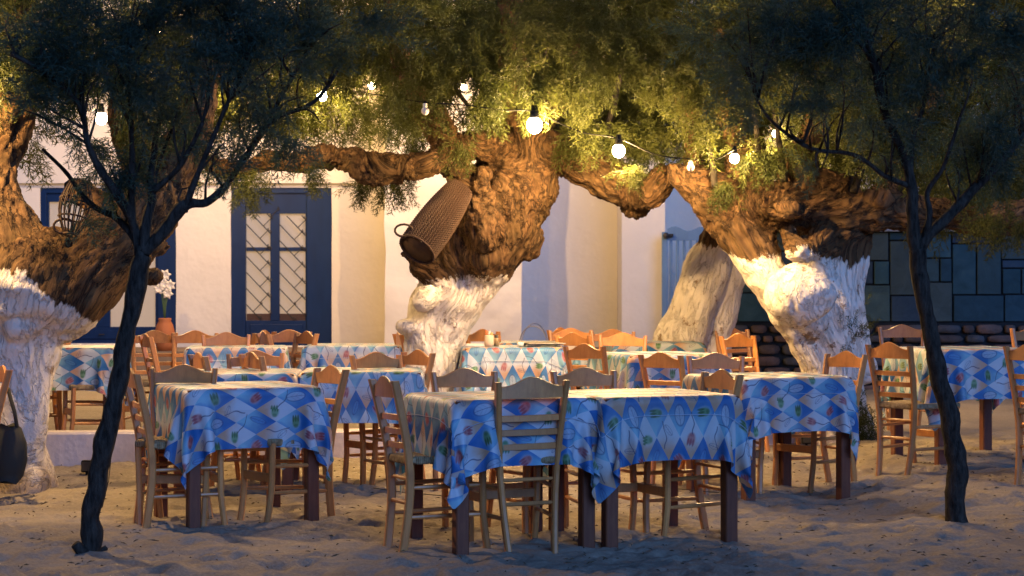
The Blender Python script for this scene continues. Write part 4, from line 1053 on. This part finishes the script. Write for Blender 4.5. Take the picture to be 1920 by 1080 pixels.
# ------------------------------------------------------------------ small things
def wicker(label, top_, bot, r0, r1, bulge, open_side, n_w=26, n_r=26, seed=0, th_=.0065):
    a = Vector(top_); b = Vector(bot); ax = (b-a).normalized(); u = ax.cross(Vector((0,1,0))).normalized(); v = ax.cross(u); root = empty('wicker_basket', a); tag(root, label, 'basket')
    L = (b-a).length; r = random.Random(seed)
    def pt(t, th, o=0):
        rad = (r0 + (r1-r0)*t + bulge*math.sin(math.pi*t)) + o
        return (a + ax*L*t + (u*math.cos(th) + v*math.sin(th))*rad) - a
    mb = MB()
    for k in range(n_w):
        th = 2*math.pi*k/n_w
        mb.tube([pt(t, th, .0) for t in np.linspace(0, 1 + r.uniform(-.02,.03), 8)], .005, 5)
    mb.obj('uprights', M_wick, root)
    mb = MB()
    for k in range(n_r):
        t = (k+.5)/n_r
        if open_side and k % open_side: continue
        mb.tube([pt(t, th, .006*(1 if (i + k) % 2 else -1)) for i, th in enumerate(np.linspace(0, 2*math.pi, 2*n_w//2*2+1))], th_, 5)
    o = mb.obj('weave', M_wick, root); 
    if not open_side:
        mb = MB(); mb.tube([pt(t, 0)*0 + ax*L*t for t in np.linspace(.0, .995, 8)], [(r0 + (r1-r0)*t + bulge*math.sin(math.pi*t)) - .010 for t in np.linspace(0, .995, 8)], 24); mb.obj('lining', M_wick, root, True)
    mb = MB(); mb.tube([pt(1, th) for th in np.linspace(0, 2*math.pi, 30)], .009, 7); mb.obj('rim', M_wick, root, True)
    mb = MB(); c_ = pt(1, 2.8, .0); mb.tube([c_ + Vector((-.05*math.sin(t)*1.3, 0, .045-.045*math.cos(t))) for t in np.linspace(0, 6.0, 14)], .009, 6); mb.obj('handle', M_wick, root, True)
    return root
M_wick = wood('dark_wicker', (.028, .011, .005), (.050, .020, .008), .8, coat=0)
wicker('dark woven wicker basket wedged in the crook of the middle tree', P(862,356,250), P(782,468,256), .10, .14, .02, 0, 40, 62, 0, .0036)
wicker('openwork wicker basket hanging by the fork of the left tree', P(150,338,300), P(132,440,302), .05, .04, .055, 6, 18, 18, 2)

M_bag = MT('dark_canvas', (.022, .024, .02), .8).m
bag = empty('shoulder_bag', tuple(P(14,848,299))); tag(bag, 'dark shoulder bag hanging on the chair at the left edge', 'bag')
mb = MB(); v = []; n = 20
for i, (z, rx, ry) in enumerate([(.17,.05,.03),(.14,.085,.045),(.05,.115,.06),(-.05,.125,.07),(-.14,.105,.06),(-.19,.06,.04)]):
    for k in range(n):
        a = 2*math.pi*k/n; w_ = 1 + .06*math.sin(3*a+i); v.append((rx*w_*math.cos(a), ry*w_*math.sin(a), z + .012*math.sin(2*a+i)))
mb.add(v, [(i*n+k, i*n+(k+1)%n, (i+1)*n+(k+1)%n, (i+1)*n+k) for i in range(5) for k in range(n)] + [tuple(range(n)), tuple(5*n+k for k in range(n-1,-1,-1))])
mb.obj('bag_body', M_bag, bag, True)
mb = MB(); mb.tube([(.07,0,.10),(.045,.0,.25),(.0,.01,.40),(-.03,.03,.43),(-.05,.02,.25),(-.07,0,.12)], .012, 6); mb.obj('strap', M_bag, bag, True)

pot = empty('clay_vase', (X_(309,150), FPX/150, FLOOR-.02)); tag(pot, 'round terracotta vase with white flowers by the glazed doors', 'vase')
M_terra = paint('terracotta', (.42, .14, .05), .75)
mb = MB(); mb.lathe([(0,0),(.09,0),(.115,.08),(.128,.17),(.122,.25),(.10,.33),(.075,.375),(.082,.40),(.075,.41),(.06,.40),(.055,.37)], 28); mb.obj('pot', M_terra, pot, True)
mb = MB()
for k in range(4): mb.tube([(0,0,.36), (.01*k-.02, 0, .55), (.03*k-.05, .02*k, .80)], .008, 6)
mb.obj('stem', MT('green_stem', (.05,.10,.03), .6).m, pot, True)
M_pet = MT('white_petal', (.80,.74,.62), .6).m
for k, (fx, fz, rot) in enumerate([(.0,.84,.3),(.07,.82,-.6),(-.07,.78,.9),(.04,.72,-1.2),(.01,.95,.1)]):
    mb = MB()
    for j in range(6):
        a = 2*math.pi*j/6 + rot; d = Vector((math.cos(a), -.35, math.sin(a)))*.078; sd2 = Vector((-math.sin(a), 0, math.cos(a)))*.026; c0 = Vector((fx, -.02, fz))
        mb.add([c0, c0 + d*.5 + sd2, c0 + d*.55 + Vector((0,-.01,0)), c0 + d*.5 - sd2, c0 + d + Vector((0,.02,0))], [(0,1,2),(0,2,3),(1,4,2),(2,4,3)])
    mb.obj('flower', M_pet, pot)

def on(t, dx, dy): return (t.x + dx, t.y + dy, t.z + .008)
jar = empty('condiment_pot', on(tT4, -.17, -.22)); tag(jar, 'cream condiment pot with packets and shakers on the table by the middle trunk', 'condiment pot')
mb = MB(); mb.lathe([(0,0),(.036,0),(.038,.03),(.036,.085),(.030,.09),(.03,.07),(0,.07)], 18); mb.obj('pot', paint('cream_ceramic', (.62,.48,.34), .5), jar, True)
for k, (ax_, c) in enumerate([(-.016,(.5,.12,.04)),(.0,(.6,.55,.5)),(.014,(.45,.3,.1)),(.006,(.08,.07,.06))]):
    mb = MB(); mb.tube([(ax_, .01*(k%2), .065), (ax_*1.4, .01*(k%2), .125-.008*k)], .009, 8); mb.obj('shaker', MT('shaker_colour', c, .5).m, jar, True)
j2 = empty('glass_shaker', on(tT4, -.115, -.20)); tag(j2, 'small shaker standing beside the condiment pot', 'shaker')
mb = MB(); mb.lathe([(0,0),(.02,0),(.022,.05),(.014,.07),(.0,.072)], 14); mb.obj('shaker_body', paint('amber_glass', (.3,.2,.1), .3), j2, True)
mb = MB(); mb.lathe([(.0155,.068),(.0155,.088),(0,.092)], 14); mb.obj('cap', M_iron, j2, True)
mb = MB(); mb.cbox((-.07,-.05,0), (.07,.05,.022)); o = mb.obj('napkin_pack', paint('paper_white', (.7,.62,.55), .8)); o.location = on(tT4, -.28, -.2); tag(o, 'flat white napkin pack left of the condiment pot', 'napkins')
mb = MB(); mb.lathe([(0,0),(.022,0),(.028,.03),(.026,.032),(.02,.005),(0,.005)], 16); o = mb.obj('small_cup', M_white, None, True); o.location = on(tT4, .07, -.25); tag(o, 'small white cup in front of the menu stack', 'cup')
menus = [(.23,-.12,.0,(.12,.13,.09)),(.24,-.1,.2,(.5,.45,.4)),(.22,-.1,-.15,(.08,.09,.07)),(.25,-.12,.3,(.45,.4,.33)),(.2,-.1,.1,(.2,.18,.13))]
for k, (mx_, my_, a, c) in enumerate(menus):
    mb = MB(); mb.cbox((-.15,-.10,0), (.15,.10,.006), .002); o = mb.obj('menu', paint('menu_cover', c, .5)); p = on(tT4, mx_, my_); o.location = (p[0], p[1], p[2]+.0065*k); o.rotation_euler = (0,0,a)
    tag(o, ['lowest dark menu of the stack','second lowest pale menu of the stack','middle dark menu of the stack','second highest pale menu of the stack','topmost olive menu of the stack'][k] + ' on the table', 'menu', 'menus stacked on the table')
def hoop(px, py, s, r, tilt, label):
    c = P(px, py, s); mb = MB(); mb.tube([(r*math.cos(t), 0, r*math.sin(t)) for t in np.linspace(0, 2*math.pi, 40)], .006, 6); o = mb.obj('metal_hoop', MT('grey_metal', (.3,.27,.25), .4).m, None, True)
    o.location = c; o.rotation_euler = tilt; tag(o, label, 'hoop', 'hoops leaning at the wall')
hoop(1002,650,150,.29,(0,0,R(55)),'larger thin metal hoop leaning beside the white pier')
hoop(1000,645,152,.22,(R(0),R(20),R(-40)),'smaller thin metal hoop crossing the larger one')

def spot(px, py, s, label):
    p = P(px, py, s); root = empty('ground_lamp', (p.x, p.y, gz(p.x, p.y))); tag(root, label, 'lamp')
    mb = MB(); mb.cbox((-.035,-.03,.02), (.035,.03,.10), .008); mb.obj('lamp_housing', M_black, root)
    mb = MB(); mb.tube([(0,0,-.02),(0,0,.03)], .01, 8); mb.obj('spike', M_black, root)
    mb = MB(); mb.cbox((-.028,-.034,.03), (.028,-.030,.09), .002); mb.obj('lamp_glass', MT('dark_glass', (.03,.03,.03), .1).m, root)
spot(163,893,279,'small black ground lamp off by the low wall at left'); spot(1512,845,250,'small black ground lamp off by the low wall under the right table')
mb = MB(); mb.tube([P(222,700,370), P(214,800,372), P(204,900,372), P(192,950,374), P(180,962,378)], .0022, 5); o = mb.obj('hanging_wire', M_black); tag(o, 'thin dark wire hanging beside the young left tree', 'wire')
q = catmull([list(P(700,915,330)), list(P(780,925,335)), list(P(900,930,340)), list(P(1100,905,330)), list(P(1250,915,335)), list(P(1360,925,340))], 6)
mb = MB(); mb.tube([Vector(p) for p in q], .0022, 5); o = mb.obj('loose_wire', M_black); tag(o, 'thin wire strung under the near pair of tables', 'wire')

# litter: dry twigs and leaf scraps on the sand
r = random.Random(9); mb = MB()
for k in range(1500):
    x = r.uniform(-3.6, 3.6); y = 8.8 + 5.6*r.random()**.9; z = gz(x, y) + .010; a = r.uniform(0, 6.28); L = r.uniform(.008, .045)*(1.6 if k % 9 == 0 else 1)
    d = Vector((math.cos(a), math.sin(a), r.uniform(-.1,.3)))*L; w_ = Vector((-math.sin(a), math.cos(a), .3))*.003; p = Vector((x, y, z))
    mb.add([p-w_, p+d, p+w_, p+d*.4+Vector((0,0,.006))], [(0,1,3),(3,1,2),(0,3,2)])
o = mb.obj('leaf_litter', paint('dry_litter', (.10,.07,.04), .9)); o['kind'] = 'stuff'; tag(o, 'dry twigs and leaf scraps scattered over the sand', 'litter')
bpy.context.view_layer.update()
